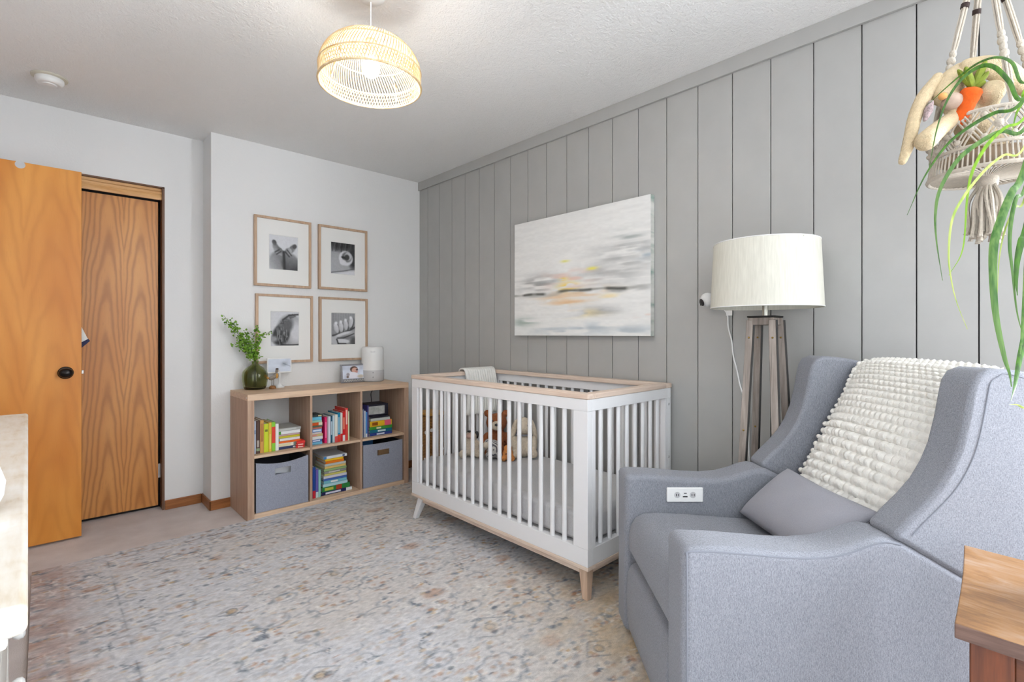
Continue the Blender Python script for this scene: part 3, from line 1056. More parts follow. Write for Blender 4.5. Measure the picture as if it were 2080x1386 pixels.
stack(2, 1, [(.020, .18, .17, (50, 70, 150), 'indigo', (.3, .65, (210, 220, 240))), (.022, .18, .17, (24, 112, 138), 'teal', (.35, .7, (220, 236, 236))), (.022, .185, .17, (62, 150, 56), 'green', (.3, .5, (230, 226, 190))),
             (.040, .178, .17, (236, 190, 40), 'thick yellow', (.1, .35, (150, 80, 20)), (.66, .95, (236, 100, 130))), (.020, .155, .16, (204, 210, 206), 'pale grey', None, None, -.005), (.012, .150, .16, (40, 40, 54), 'thin dark', None, None, -.01)],
      .172, BY0 + .05, 'books in the upper right cubby', UR)
bx = thing('boxed_set', 'dark boxed set with pale picture label atop the stack in the upper right cubby', 'box', (cellx[2] + .075, BY0 + .075, zhi + .141), -.05)
obj('case', box(0, .165, 0, .15, 0, .085), mat('dark case', rgb(36, 34, 48), .4), bx, bevel=.002)
obj('case_label', box(.008, .135, -.001, 0, .012, .072), mat('pale printed label', rgb(176, 178, 174), .5, .25, 30), bx, label='pale printed label')
upright(0 + 1, 0, [(.014, .215, .19, (40, 44, 120), 'dark indigo', (.5, .6, (120, 40, 60))), (.020, .208, .19, (26, 74, 160), 'royal blue', None, (.0, .24, (214, 36, 50))), (.018, .190, .18, (110, 100, 180), 'violet', None, (.0, .2, (206, 226, 230))), (.016, .185, .18, (150, 210, 204), 'mint green')],
        .004, BY0 + .045, 'books in the lower middle cubby', LM)
stack(1, 0, [(.022, .215, .20, (26, 34, 92), 'navy', (.12, .62, (220, 224, 240)), (.80, 1, (232, 236, 240)), .012), (.032, .200, .19, (38, 130, 60), 'thick green', (.1, .4, (200, 200, 80)), (.5, .7, (170, 60, 30)), .005),
             (.020, .175, .18, (180, 220, 226), 'pale aqua'), (.020, .165, .18, (120, 190, 206), 'aqua', (.3, .6, W_)), (.014, .165, .18, (70, 110, 190), 'blue'), (.018, .165, .18, (214, 214, 224), 'lilac white'),
             (.014, .155, .17, (212, 206, 110), 'pale yellow'), (.016, .155, .17, (150, 150, 146), 'grey', (.2, .7, (210, 210, 200))), (.016, .160, .17, (150, 180, 120), 'sage green'), (.016, .150, .17, (232, 200, 120), 'honey yellow'),
             (.016, .150, .17, (200, 206, 200), 'light grey'), (.018, .130, .16, (242, 130, 24), 'orange', None, None, -.004), (.014, .130, .16, (246, 200, 40), 'bright yellow', None, None, -.008), (.018, .165, .19, (226, 232, 240), 'top white', (.8, .9, (40, 60, 110)), (.0, .12, (60, 130, 190)))],
      .180, BY0 + .055, 'books in the lower middle cubby', LM)


# ------------------------------------------------------------------ storage bins
def storage_bin(x0, sag, label, inside):
    o = thing('storage_bin', label, 'bin', (x0, BY0 + .012, zlo + .001), 0, None)
    W, Hh, D = CW - .02, .300, .33
    cx, hw, hz0, hz1 = W / 2, .048, Hh - .085, Hh - .045
    xs_ = [0, cx - hw, cx + hw, W]

    def topz(x):
        return Hh + .006 - sag * math.sin(PI * x / W)
    NX = 16
    cols = sorted(set([W * k / NX for k in range(NX + 1)] + xs_))
    b = MB()
    for a, c in zip(cols[:-1], cols[1:]):
        lean = lambda z: -.004 * math.sin(PI * z / Hh)
        hole = a >= xs_[1] - 1e-6 and c <= xs_[2] + 1e-6
        spans = [(0, hz0), (hz1, None)] if hole else [(0, None)]
        for z0, z1 in spans:
            za, zc = (topz(a), topz(c)) if z1 is None else (z1, z1)
            b.add([(a, 0, z0), (c, 0, z0), (c, 0, zc), (a, 0, za)], [(0, 1, 2, 3)])
    obj('front_panel', b, M_BIN, o, solid=.006)
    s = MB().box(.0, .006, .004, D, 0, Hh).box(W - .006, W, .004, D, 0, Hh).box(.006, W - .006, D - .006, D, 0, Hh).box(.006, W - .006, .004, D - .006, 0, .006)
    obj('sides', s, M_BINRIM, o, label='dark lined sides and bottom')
    inside(x0, BY0 + .012, zlo + .013, W, Hh)


def in_left(x, y, z, W, Hh):
    o = thing('folded_cloth', 'white and grey cloth inside the left bin seen through its handle slot', 'cloth', (x + W / 2, y + .05, z))
    obj('fold', box(-.12, .10, 0, .10, 0, .238), mat('white cloth', rgb(226, 228, 232), .8), o, bevel=.01)
    obj('fold', box(-.06, .07, -.025, -.003, 0, .195), mat('slate cloth', rgb(110, 116, 130), .8), o, bevel=.008, rot=(0, .14, 0), label='slate grey fold')


def in_right(x, y, z, W, Hh):
    o = thing('toy_block', 'teal toy inside the right bin seen through its handle slot', 'toy', (x + W / 2 - .03, y + .06, z))
    obj('block', box(-.07, .01, 0, .08, 0, .225), mat('teal toy', rgb(40, 120, 140), .4), o, bevel=.01)
    o = thing('toy_block', 'tan wooden toy inside the right bin seen through its handle slot', 'toy', (x + W / 2 + .04, y + .06, z))
    obj('block', box(-.05, .05, 0, .08, 0, .23), mat('tan toy', rgb(190, 150, 110), .5), o, bevel=.01)
    o = thing('blue_folder', 'blue folder standing at the top of the right bin', 'folder', (x + .02, y + .12, z))
    obj('folder_cover', box(0, .12, 0, .012, 0, .302), mat('blue folder', rgb(60, 120, 180), .4), o, bevel=.002)


storage_bin(cellx[0] + .012, .022, 'grey felt bin with a sagging rim in the lower left cubby', in_left)
storage_bin(cellx[2] + .010, .004, 'grey felt bin with a straight rim in the lower right cubby', in_right)

# ================================================================== ON TOP OF THE BOOKCASE
t = NT('olive green glass')
t.base((0.50, 0.53, 0.27, 1))
t.rough(.02)
t.b.inputs['Transmission Weight'].default_value = 1.0
t.b.inputs['IOR'].default_value = 1.45
M_GLASS = t.m
VX, VY = 1.026, 3.560
vz = thing('glass_vase', 'ribbed olive green glass vase holding leafy branches', 'vase', (VX, VY, TOP))
prof = [(.045, .0), (.060, .004), (.068, .02), (.075, .06), (.076, .095), (.070, .122), (.052, .143), (.030, .158), (.021, .168), (.0205, .185), (.023, .189),
        (.019, .188), (.0185, .168), (.028, .155), (.050, .139), (.067, .119), (.073, .094), (.072, .06), (.065, .022), (.045, .008), (0, .008)]
obj('vessel', MB().lathe(prof, 96, mod=lambda a, z: 1 + (.030 * abs(math.cos(9 * a)) if z < .15 else 0)), M_GLASS, vz, True)
M_LEAF = mat('small green leaf', rgb(112, 156, 36), .5, .35, 60)
M_LEAFD = mat('deep green leaf', rgb(76, 118, 28), .5, .3, 60)
M_TWIG = mat('twig', rgb(86, 92, 44), .7)


def branch(label, tip, mid, seed, nl, spread):
    rr = random.Random(seed)
    o = thing('leafy_branch', label, 'branch', (VX, VY, TOP), 0, None)
    pts = smoothpath([(.012 * rr.uniform(-1, 1), .012 * rr.uniform(-1, 1), .02), (.004 * rr.uniform(-1, 1), .004 * rr.uniform(-1, 1), .185), mid, tip], 8)
    obj('stem', MB().tube(pts, [.0022 - .0014 * q / len(pts) for q in range(len(pts))], 5), M_TWIG, o, True)
    for mm, share in ((M_LEAF, .7), (M_LEAFD, .3)):
        b = MB()
        for _ in range(int(nl * share)):
            u = rr.uniform(.40, 1)
            p = pts[min(len(pts) - 1, int(u * (len(pts) - 1)))]
            d = Vector((rr.gauss(0, 1), rr.gauss(0, 1), rr.gauss(0, .8))).normalized()
            q = p + d * rr.uniform(.008, spread * (1.45 - .5 * u))
            s = rr.uniform(.0045, .0085)
            nrm = (Vector((rr.gauss(0, .6), -.7 + rr.gauss(0, .6), .6 + rr.gauss(0, .5)))).normalized()
            a = nrm.orthogonal().normalized()
            a.rotate(Matrix.Rotation(rr.uniform(0, 6.28), 3, nrm))
            c = nrm.cross(a)
            ring = [q + a * s * math.cos(k * PI / 3) * 1.15 + c * s * math.sin(k * PI / 3) * .95 - nrm * (.002 if k % 3 else -.001) for k in range(6)]
            b.add([q + nrm * .001] + ring, [(0, 1 + k, 1 + (k + 1) % 6) for k in range(6)])
        obj('leaves', b, mm, o, True, kind='stuff')


branch('tallest leafy branch leaning far left in the green vase', (-.190, -.02, .488), (-.085, -.01, .34), 1, 150, .034)
branch('leafy branch second from the left in the green vase', (-.140, .01, .452), (-.060, .0, .31), 2, 130, .036)
branch('bushy leafy branch in the middle of the green vase', (-.065, .0, .385), (-.030, .005, .28), 3, 150, .040)
branch('upright leafy branch right of the middle in the green vase', (.012, .01, .425), (.008, .0, .29), 4, 100, .026)
branch('thin leafy branch arching right from the green vase', (.105, .0, .385), (.022, .0, .33), 5, 46, .018)
branch('short low leafy branch at the left of the green vase', (-.125, -.01, .305), (-.06, 0, .262), 6, 70, .03)

bd = thing('bird_figurine', 'small painted wooden rooster figurine on thin legs beside the green vase', 'figurine', (1.122, 3.515, TOP))
M_BIRD1 = mat('figurine grey', rgb(130, 120, 110), .7, .5, 120)
M_BIRD2 = mat('figurine ochre', rgb(190, 140, 70), .7, .4, 90)
obj('plinth', MB().lathe([(.020, 0), (.022, .004), (.020, .014), (.014, .021), (0, .023)], 18), mat('figurine plinth', rgb(150, 104, 58), .7, .3, 60), bd, True)
for dx in (-.006, .007):
    obj('leg', MB().tube([(dx, 0, .018), (dx * 1.2, 0, .062)], .0016, 6), M_BIRD1, bd, True)
blob('body', [((0, 0, .073), (.026, .013, .014), (0, -.3, 0)), ((.018, 0, .092), (.010, .009, .020), (0, .35, 0)), ((.027, 0, .118), (.010, .009, .011))], M_BIRD1, bd, .0025, smooth_it=2)
blob('tail', [((-.034, 0, .076), (.018, .006, .008), (0, .5, 0)), ((-.044, 0, .088), (.010, .005, .012))], M_BIRD2, bd, .0025, 'ochre tail', 2)
obj('breast', MB().ell((.026, -.004, .086), (.010, .009, .018)), M_BIRD2, bd, True)
obj('comb', MB().ell((.029, 0, .131), (.011, .003, .007)), mat('comb', rgb(70, 60, 56), .7), bd, True)
obj('beak', MB().lathe([(.004, 0), (0, .011)], 8), M_BIRD2, bd, loc=(.036, 0, .118), rot=(0, PI / 2, 0))

# white pedestal picture stand
ps = thing('picture_stand', 'white pedestal holding a small pale landscape card left of the shelf centre', 'photo stand', (1.186, 3.575, TOP))
obj('pedestal', MB().lathe([(.032, 0), (.032, .006), (.024, .009), (.022, .016), (.010, .024), (.007, .034), (.006, .085), (.009, .092), (.006, .098)], 24), M_WHITE, ps, True)
obj('card_back', box(-.080, .080, -.001, .005, .100, .203), M_WHITE, ps, bevel=.001)
rs = np.random.RandomState(3)
im = np.zeros((24, 36, 3)) + np.array([.82, .85, .90])
yy, xx = np.mgrid[0:24, 0:36]
im -= (np.exp(-((xx - 25) / 5.) ** 2 - ((yy - 9) / 4.) ** 2) * .22)[..., None]
im -= (np.clip(1 - np.abs(yy - 9 - (xx - 25) * .5) / 1.5, 0, 1) * .16)[..., None] * (xx > 22)[..., None]
im += (vnoise(24, 36, 4, 5, rs) - .5)[..., None] * .06
painted('card_picture', srgb2lin(im), M_PRINT, ps, (-.073, -.0016, .196), (.146, 0, 0), (0, 0, -.088))

# grey photo frame with baby picture
gf = thing('photo_frame', 'small grey metal photo frame with a baby portrait beside the humidifier', 'photo frame', (1.708, 3.535, TOP))
gf.rotation_euler = (-.10, 0, 0)
M_PEWTER = mat('pewter', rgb(150, 150, 156), .35, .15, 60, metal=.6)
W2, F2 = .098, .012
fr = MB().box(-W2, -W2 + F2, -.006, .010, .002, .140).box(W2 - F2, W2, -.006, .010, .002, .140).box(-W2 + F2, W2 - F2, -.006, .010, .128, .140).box(-W2 + F2, W2 - F2, -.006, .010, .002, .030)
obj('frame', fr, M_PEWTER, gf, bevel=.002)
obj('back_board', box(-W2 + .004, W2 - .004, .004, .011, .004, .138), M_BLACK, gf)
rsn = np.random.RandomState(9)
b = MB()
for k in range(26):
    xk = -.075 + .15 * k / 25
    b.ell((xk, -.007, .016 + .005 * math.sin(k * 1.9)), (.004, .0015, .005), (0, k * .9, 0), 8, 6)
obj('embossed_border', b, M_STEEL, gf, True)
h, w = 40, 58
yy, xx = np.mgrid[0:h, 0:w].astype(float)
im = np.zeros((h, w, 3)) + np.array([.83, .86, .92])
im += ((vnoise(h, w, 8, 10, rsn) - .5) * .14)[..., None]


def puts(im, cx, cy, rx, ry, col, soft=.25, rot=0):
    c, s = math.cos(rot), math.sin(rot)
    dx, dy = xx - cx, yy - cy
    u, v_ = (dx * c + dy * s) / rx, (-dx * s + dy * c) / ry
    m = np.clip((1 - np.hypot(u, v_)) / soft + .5, 0, 1)[..., None]
    im[:] = im * (1 - m) + np.array(col) * m


puts(im, 30, 11, 10, 9, (.36, .27, .24))
puts(im, 32, 14, 8, 8, (.86, .68, .62))
puts(im, 38, 13, 3, 2, (.30, .24, .25), .6)
puts(im, 36, 19, 4, 3, (.80, .58, .55), .6)
puts(im, 26, 29, 15, 10, (.93, .93, .97))
puts(im, 14, 26, 4, 5, (.62, .60, .64), .6)
puts(im, 13, 33, 3, 3, (.45, .38, .36), .7)
puts(im, 47, 33, 8, 5, (.80, .76, .70), .7)
painted('portrait', srgb2lin(im), M_PRINT, gf, (-W2 + F2, -.0035, .128), (2 * (W2 - F2), 0, 0), (0, 0, -.098))

# humidifier
hm = thing('humidifier', 'white cylindrical humidifier with pale grey base on the bookcase', 'humidifier', (1.872, 3.550, TOP))
obj('tank', MB().lathe([(.085, .089), (.0855, .092), (.0845, .200), (.083, .250), (.079, .262), (.070, .268), (.030, .270), (.028, .266), (0, .266)], 48), M_PLASTIC, hm, True)
obj('base', MB().lathe([(.076, 0), (.083, .005), (.086, .014), (.086, .087), (.0855, .089)], 48), M_GPLASTIC, hm, True, label='pale grey base')
hd = math.atan2(-3.55, -1.872)


def on_cyl(dz, ang, rad):
    return (rad * math.cos(hd + ang), rad * math.sin(hd + ang), dz)


for dz in (.036, .072):
    obj('button', MB().lathe([(0, .0015), (.005, .0015), (.006, 0)], 14), mat('button grey', (.35, .35, .36, 1), .4), hm, loc=on_cyl(dz, 0.04, .0857), rot=(PI / 2, 0, hd + .04 + PI / 2))
td = bpy.data.curves.new('wordmark', 'FONT')
td.body = 'levoit'
td.size = .016
td.align_x = 'CENTER'
td.extrude = .0003
td.materials.append(mat('wordmark grey', (.45, .45, .46, 1), .5))
_t = bpy.data.objects.new('wordmark', td)
wm = bpy.data.meshes.new_from_object(_t)
bpy.data.objects.remove(_t)
o = link('wordmark', wm, hm, on_cyl(.226, 0.02, .0846), (PI / 2, 0, hd + .02 + PI / 2))
tag(obj('power_cord', MB().tube(smoothpath([(1.93, 3.643, TOP - .001), (1.925, 3.642, .70), (1.905, 3.641, .66), (1.91, 3.642, .60), (1.905, 3.643, .52), (1.90, 3.643, .44)], 8), .003, 6), M_BLACK, None, True), 'thin dark power cord hanging on the wall behind the upper right cubby', 'cord')


# ================================================================== FRAMED BABY PHOTOS
def canvas_wh():
    return 84, 68


HH, WW = 84, 68
yy, xx = np.mgrid[0:HH, 0:WW].astype(float)
X01, Y01 = xx / (WW - 1), yy / (HH - 1)


def g_ell(im, cx, cy, rx, ry, val, soft=.2, rot=0, shade=0):
    c, s = math.cos(rot), math.sin(rot)
    dx, dy = X01 - cx, (Y01 - cy) * 1.24
    u, v_ = (dx * c + dy * s) / rx, (-dx * s + dy * c) / ry
    d = np.hypot(u, v_)
    m = np.clip((1 - d) / soft + .5, 0, 1)
    im[:] = im * (1 - m) + (val + shade * (u * .5 - v_ * .5)) * m


def g_line(im, pts, wd, val):
    for (x0, y0), (x1, y1) in zip(pts[:-1], pts[1:]):
        px, py = X01 - x0, (Y01 - y0) * 1.24
        dx, dy = x1 - x0, (y1 - y0) * 1.24
        L = dx * dx + dy * dy
        q = np.clip((px * dx + py * dy) / L, 0, 1)
        d = np.hypot(px - q * dx, py - q * dy)
        m = np.clip(1.4 - d / wd, 0, 1)
        im[:] = im * (1 - m) + val * m


def photo_feet():
    im = np.full((HH, WW), .84)
    im -= .10 * np.clip(Y01 - .35, 0, 1)
    # two soles leaning together, toes crossing at the top
    g_ell(im, .30, .78, .33, .40, .55, .25, .25, -.22)
    g_ell(im, .74, .80, .32, .38, .42, .25, -.3, .20)
    g_ell(im, .25, .40, .11, .22, .55, .3, -.45, -.2)
    g_ell(im, .38, .47, .10, .16, .50, .3, -.5, -.2)
    g_ell(im, .17, .22, .075, .10, .34, .3, -.4, -.1)
    g_ell(im, .80, .36, .10, .20, .48, .3, .6, .2)
    g_ell(im, .66, .45, .12, .15, .58, .3, .5, .2)
    g_ell(im, .89, .28, .075, .09, .32, .3, .5)
    g_line(im, [(.20, .50), (.34, .42)], .022, .22)
    g_line(im, [(.25, .56), (.40, .47)], .020, .20)
    g_line(im, [(.55, .46), (.70, .60)], .022, .2)
    g_line(im, [(.62, .40), (.78, .56)], .018, .22)
    g_line(im, [(.50, .47), (.53, 1.0)], .045, .18)
    im -= .3 * np.clip((X01 - .7) * 2, 0, 1) * np.clip((Y01 - .6) * 2, 0, 1)
    return im


def photo_ear():
    im = np.full((HH, WW), .58) + .12 * Y01
    g_ell(im, .10, .75, .55, .45, .68, .9)
    g_ell(im, .45, .0, .70, .30, .20, .8)
    for k in range(14):
        xk = .02 + k * .075
        g_line(im, [(xk, 0), (xk - .05, .24 + .06 * math.sin(k * 2.3))], .016, .14 + .12 * (k % 3))
    g_ell(im, .95, .45, .22, .45, .22, .6)
    g_ell(im, .62, .48, .30, .29, .86, .15, .5)
    g_ell(im, .66, .44, .21, .20, .42, .3, .5)
    g_ell(im, .70, .42, .15, .17, .78, .25, .5)
    g_ell(im, .66, .45, .11, .12, .26, .4, .4)
    g_ell(im, .52, .46, .10, .045, .18, .4, .2)
    g_ell(im, .50, .62, .14, .11, .86, .35)
    m = np.clip((Y01 - (.98 - .17 * X01)) * 14, 0, 1)
    im = im * (1 - m) + .86 * m
    g_line(im, [(.0, .97), (.5, .90), (1., .80)], .015, .3)
    return im


def photo_head():
    im = np.full((HH, WW), .82)
    im += .06 * (vnoise(HH, WW, 6, 6, np.random.RandomState(4)) - .5) * (Y01 > .7)
    g_ell(im, .72, .58, .52, .62, .60, .18, -.2)
    g_ell(im, .90, .60, .26, .42, .82, .9)
    g_ell(im, .36, .68, .30, .40, .20, .3, .35)
    g_ell(im, .55, .42, .22, .30, .38, .6, .5)
    rr = random.Random(4)
    for k in range(46):
        a = rr.uniform(0, 1)
        x0, y0 = .36 + .55 * a ** 1.2, .50 - .38 * a ** .6
        g_line(im, [(x0, y0), (x0 - rr.uniform(.02, .14), y0 - rr.uniform(-.02, .08))], .012, .25 + .35 * rr.random())
    for k in range(34):
        x0 = rr.uniform(.2, .55)
        y0 = rr.uniform(.45, .70)
        g_line(im, [(x0, y0), (x0 + rr.uniform(-.04, .10), y0 + rr.uniform(.12, .28))], .010, rr.choice([.10, .12, .16, .55, .70]))
    g_ell(im, .10, .80, .14, .10, .60, .9)
    g_line(im, [(.35, .97), (.7, .985), (1., .975)], .025, .15)
    g_line(im, [(.42, .24), (.65, .10), (1., .07)], .03, .22)
    m = np.clip((Y01 - .99) * 60, 0, 1)
    return im * (1 - m) + .8 * m


def photo_hand():
    im = np.full((HH, WW), .62) + .10 * np.sin(X01 * 60) * .25
    im -= .25 * np.clip(.25 - X01, 0, 1)
    g_ell(im, .55, .78, .55, .30, .60, .4, .1, .2)
    g_ell(im, .22, .86, .30, .22, .74, .4)
    for k, (cx, cy, rot) in enumerate(((.20, .48, -.28), (.40, .44, -.12), (.60, .38, -.05), (.82, .30, .22))):
        g_ell(im, cx + .025, cy + .02, .105, .235, .22, .25, rot)
        g_ell(im, cx, cy, .098, .225, .80, .3, rot, .12)
        g_ell(im, cx - .01, cy - .16, .055, .06, .92, .5, rot)
    g_line(im, [(.05, .72), (.35, .66), (.75, .56), (.98, .46)], .035, .26)
    g_ell(im, .50, .66, .34, .055, .84, .3, -.28)
    g_ell(im, .62, .79, .30, .08, .52, .5, -.1)
    g_line(im, [(.25, .80), (.5, .80), (.95, .66)], .022, .24)
    g_ell(im, .48, .90, .28, .09, .84, .3, .08)
    g_line(im, [(.22, .84), (.28, .98), (.6, .99)], .028, .2)
    g_ell(im, .95, .92, .15, .2, .35, .8)
    return im


def framed(x0, x1, z0, z1, px0, px1, pz0, pz1, fn, label):
    o = thing('framed_print', label, 'picture frame', ((x0 + x1) / 2, YB, (z0 + z1) / 2), 0, None)
    cx, cz = (x0 + x1) / 2, (z0 + z1) / 2
    a, b = (x1 - x0) / 2, (z1 - z0) / 2
    F, D0, D1 = .017, -.024, -.001
    for (p, q, r_, s) in ((-a, -a + F, -b, b), (a - F, a, -b, b), (-a + F, a - F, b - F, b), (-a + F, a - F, -b, -b + F)):
        obj('moulding', box(p, q, D0, D1, r_, s), M_FRAMEW, o, bevel=.0015)
    # mat board with a bevelled window
    m = MB()
    l_, r2, t_, bt = px0 - cx, px1 - cx, pz1 - cz, pz0 - cz
    A, B = a - F, b - F
    ym = -.014
    m.add([(-A, ym, -B), (A, ym, -B), (A, ym, B), (-A, ym, B), (l_ - .003, ym, bt - .003), (r2 + .003, ym, bt - .003), (r2 + .003, ym, t_ + .003), (l_ - .003, ym, t_ + .003),
           (l_, ym + .003, bt), (r2, ym + .003, bt), (r2, ym + .003, t_), (l_, ym + .003, t_)],
          [(0, 1, 5, 4), (1, 2, 6, 5), (2, 3, 7, 6), (3, 0, 4, 7), (4, 5, 9, 8), (5, 6, 10, 9), (6, 7, 11, 10), (7, 4, 8, 11)])
    obj('mat_board', m, M_MAT, o)
    im = fn()
    rs_ = np.random.RandomState(2)
    for _ in range(2):          # soft focus
        p_ = np.pad(im, 1, mode='edge')
        im = (p_[1:-1, 1:-1] * 2 + p_[:-2, 1:-1] + p_[2:, 1:-1] + p_[1:-1, :-2] + p_[1:-1, 2:]) / 6
    im = np.clip(im + .03 * (vnoise(HH, WW, 3, 3, rs_) - .5), .05, .92)
    im = np.repeat(im[..., None], 3, 2) * np.array([.985, .99, 1.01])
    painted('photograph', srgb2lin(im), M_PRINT, o, (l_, ym + .0028, t_), (r2 - l_, 0, 0), (0, 0, bt - t_))


framed(1.041, 1.425, 1.467, 1.949, 1.140, 1.331, 1.590, 1.827, photo_feet, 'wooden frame with a black and white photo of baby feet, upper left of four')
framed(1.479, 1.866, 1.470, 1.949, 1.577, 1.765, 1.594, 1.831, photo_ear, 'wooden frame with a black and white photo of a baby ear, upper right of four')
framed(1.050, 1.437, .934, 1.413, 1.150, 1.338, 1.054, 1.293, photo_head, 'wooden frame with a black and white photo of a baby head, lower left of four')
framed(1.484, 1.869, .934, 1.413, 1.580, 1.768, 1.058, 1.295, photo_hand, 'wooden frame with a black and white photo of a baby hand, lower right of four')


# ================================================================== CANVAS PAINTING
def painting():
    h, w = 150, 206
    rs = np.random.RandomState(21)
    yy, xx = np.mgrid[0:h, 0:w].astype(float)
    U, V = xx / (w - 1), yy / (h - 1)            # U: 0 = left (far), V: 0 = top
    im = np.zeros((h, w, 3)) + np.array([.905, .905, .895])
    im += ((vnoise(h, w, 3, 30, rs) - .5) * .03)[..., None]
    A = lambda r, g, b: np.array([r, g, b]) / 255

    def patch(u, v, ru, rv, col, a, sy=3.5, sx=26, thr=.45):
        n = vnoise(h, w, sy, sx, rs)
        m = np.exp(-((U - u) / ru) ** 2 - ((V - v) / rv) ** 2) * np.clip((n - thr) * 4, 0, 1) * a
        im[:] = im * (1 - m[..., None]) + col * m[..., None]
    G, B_, Yl, O, P_ = A(150, 152, 152), A(140, 158, 172), A(238, 204, 92), A(226, 186, 140), A(228, 190, 176)
    for _ in range(5):
        patch(.85, .33 + rs.rand() * .15, .2, .06, G, .5)
        patch(.75, .50 + rs.rand() * .08, .2, .05, G, .35)
        patch(.2, .52 + rs.rand() * .06, .14, .05, G, .7)
        patch(.65, .80 + rs.rand() * .03, .14, .03, G, .45)
        patch(rs.rand(), .93 + rs.rand() * .06, .15, .035, B_, .5)
        patch(.35 + rs.rand() * .3, .64 + rs.rand() * .1, .16, .04, O, .5)
        patch(.1, .88, .08, .03, A(160, 176, 168), .7)
    patch(.88, .26, .09, .04, A(150, 158, 156), .9)
    patch(.96, .42, .05, .03, B_, .9)
    patch(.45, .54, .16, .07, P_, .8)
    patch(.45, .60, .07, .035, Yl, 1, 3, 12, .2)
    patch(.42, .535, .03, .012, Yl, 1, 2, 9, .1)
    patch(.63, .475, .035, .012, A(232, 224, 100), 1, 2, 9, .1)
    patch(.43, .39, .03, .010, A(222, 220, 130), 1, 2, 9, .1)
    patch(.45, .745, .12, .04, O, .6)
    patch(.55, .82, .14, .03, A(238, 220, 170), .8)
    patch(.75, .70, .06, .02, A(238, 220, 170), .8)
    patch(.95, .85, .05, .012, P_, .9)
    # the dark horizon line, broken and slightly wandering
    line = .640 + .006 * np.sin(U * 9) + .004 * np.sin(U * 23 + 1)
    wgt = .008 + .007 * vnoise(h, w, 400, 14, rs)
    m = np.clip(1.3 - np.abs(V - line) / wgt, 0, 1) * np.clip(vnoise(h, w, 500, 12, rs) * 2.2 - .25, 0, 1)
    im[:] = im * (1 - m[..., None]) + A(92, 92, 88) * m[..., None]
    m = np.clip(1.2 - np.abs(V - line - .018) / .014, 0, 1) * np.clip(vnoise(h, w, 500, 18, rs) * 2 - .7, 0, 1) * .6
    im[:] = im * (1 - m[..., None]) + A(140, 142, 140) * m[..., None]
    im *= (1 + .03 * (vnoise(h, w, 1.3, 5, rs) - .5))[..., None]
    return im


PY0, PY1, PZ0, PZ1 = 1.388, 2.423, 1.127, 1.876
cv = thing('canvas_painting', 'large pale abstract seascape canvas hanging on the grey panelled wall', 'painting', (XR, (PY0 + PY1) / 2, PZ0))
t = NT('canvas edge')
tc = t.n('ShaderNodeTexCoord')
f = t.noise(t.coord((1, 1, 7)), 2.2, 3)
t.base(t.ramp(f, [(.38, rgb(150, 170, 160)), (.5, rgb(206, 208, 200)), (.62, rgb(222, 222, 216))]))
t.rough(.7)
obj('stretched_edge', box(-.038, -.002, -(PY1 - PY0) / 2, (PY1 - PY0) / 2, 0, PZ1 - PZ0), t.m, cv, label='painted canvas edge')
painted('painted_face', srgb2lin(painting()), attr_mat('oil paint', .55), cv, (-.0385, (PY1 - PY0) / 2, PZ1 - PZ0), (0, PY0 - PY1, 0), (0, 0, PZ0 - PZ1))

# ================================================================== CEILING: PENDANT AND SMOKE DETECTOR
PX, PY_ = .915, 1.751
pd = thing('pendant_lamp', 'round open woven cane pendant lamp with lit bulb hanging from the ceiling', 'pendant lamp', (PX, PY_, 2.093))
t = NT('pale cane')
t.base(t.ramp(t.noise(t.coord((1, 1, 1)), 30, 3), [(.35, rgb(196, 164, 118)), (.65, rgb(224, 202, 164))]))
t.rough(.5)
M_CANE = t.m
RR = .188
prof = [(RR, 0), (RR, .056), (RR - .006, .085), (RR - .024, .118), (RR - .055, .148), (RR - .095, .166), (.05, .172)]
NC = 104
twist = .42
pts = []
sp = smoothpath([(r_, 0, z) for r_, z in prof], 4)
L = 0
cum = [0]
for a, b in zip(sp[:-1], sp[1:]):
    L += (b - a).length
    cum.append(L)
for p, s in zip(sp, cum):
    a = twist * s / L
    pts.append((p.x * math.cos(a), p.x * math.sin(a), p.z))
cane = MB().tube(pts, .0021, 5).mesh('cane', M_CANE, True)
for k in range(NC):
    link('cane', cane, pd, (0, 0, 0), (0, 0, 2 * PI * k / NC))
# a second, steeper layer inside the lower band
pts2 = [(RR * .985 * math.cos(a), RR * .985 * math.sin(a), z) for a, z in [(-.16 * q / 4, .056 * q / 4) for q in range(5)]]
cane2 = MB().tube(pts2, .0015, 5).mesh('inner_cane', M_CANE, True)
for k in range(NC):
    link('inner_cane', cane2, pd, (0, 0, 0), (0, 0, 2 * PI * k / NC))


def hoop(rad, z, th, n=72):
    return MB().tube([(rad * math.cos(2 * PI * k / n), rad * math.sin(2 * PI * k / n), z) for k in range(n + 1)], th, 8, False)


for rad, z, th in ((RR + .002, 0, .0045), (RR + .001, .056, .0032), (RR - .028, .120, .0028), (.052, .172, .004)):
    obj('hoop', hoop(rad, z, th), M_CANE, pd, True)
for a in (.5, .5 + PI / 2, .5 + PI, .5 + 1.5 * PI):
    obj('spoke', MB().tube([(.018 * math.cos(a), .018 * math.sin(a), .174), (.052 * math.cos(a), .052 * math.sin(a), .172)], .002, 6), M_WHITE, pd, True)
    obj('stay', MB().tube([((RR - .004) * math.cos(a), (RR - .004) * math.sin(a), 0), ((RR - .004) * math.cos(a), (RR - .004) * math.sin(a), .056), ((RR - .03) * math.cos(a), (RR - .03) * math.sin(a), .118)], .0022, 6), M_CANE, pd, True)
obj('top_shield_disc', MB().lathe([(.062, .1735), (.05, .1750), (0, .1768)], 48), M_CANE, pd, True, solid=.002)  # solid tan disc added to block bulb light going up to the ceiling
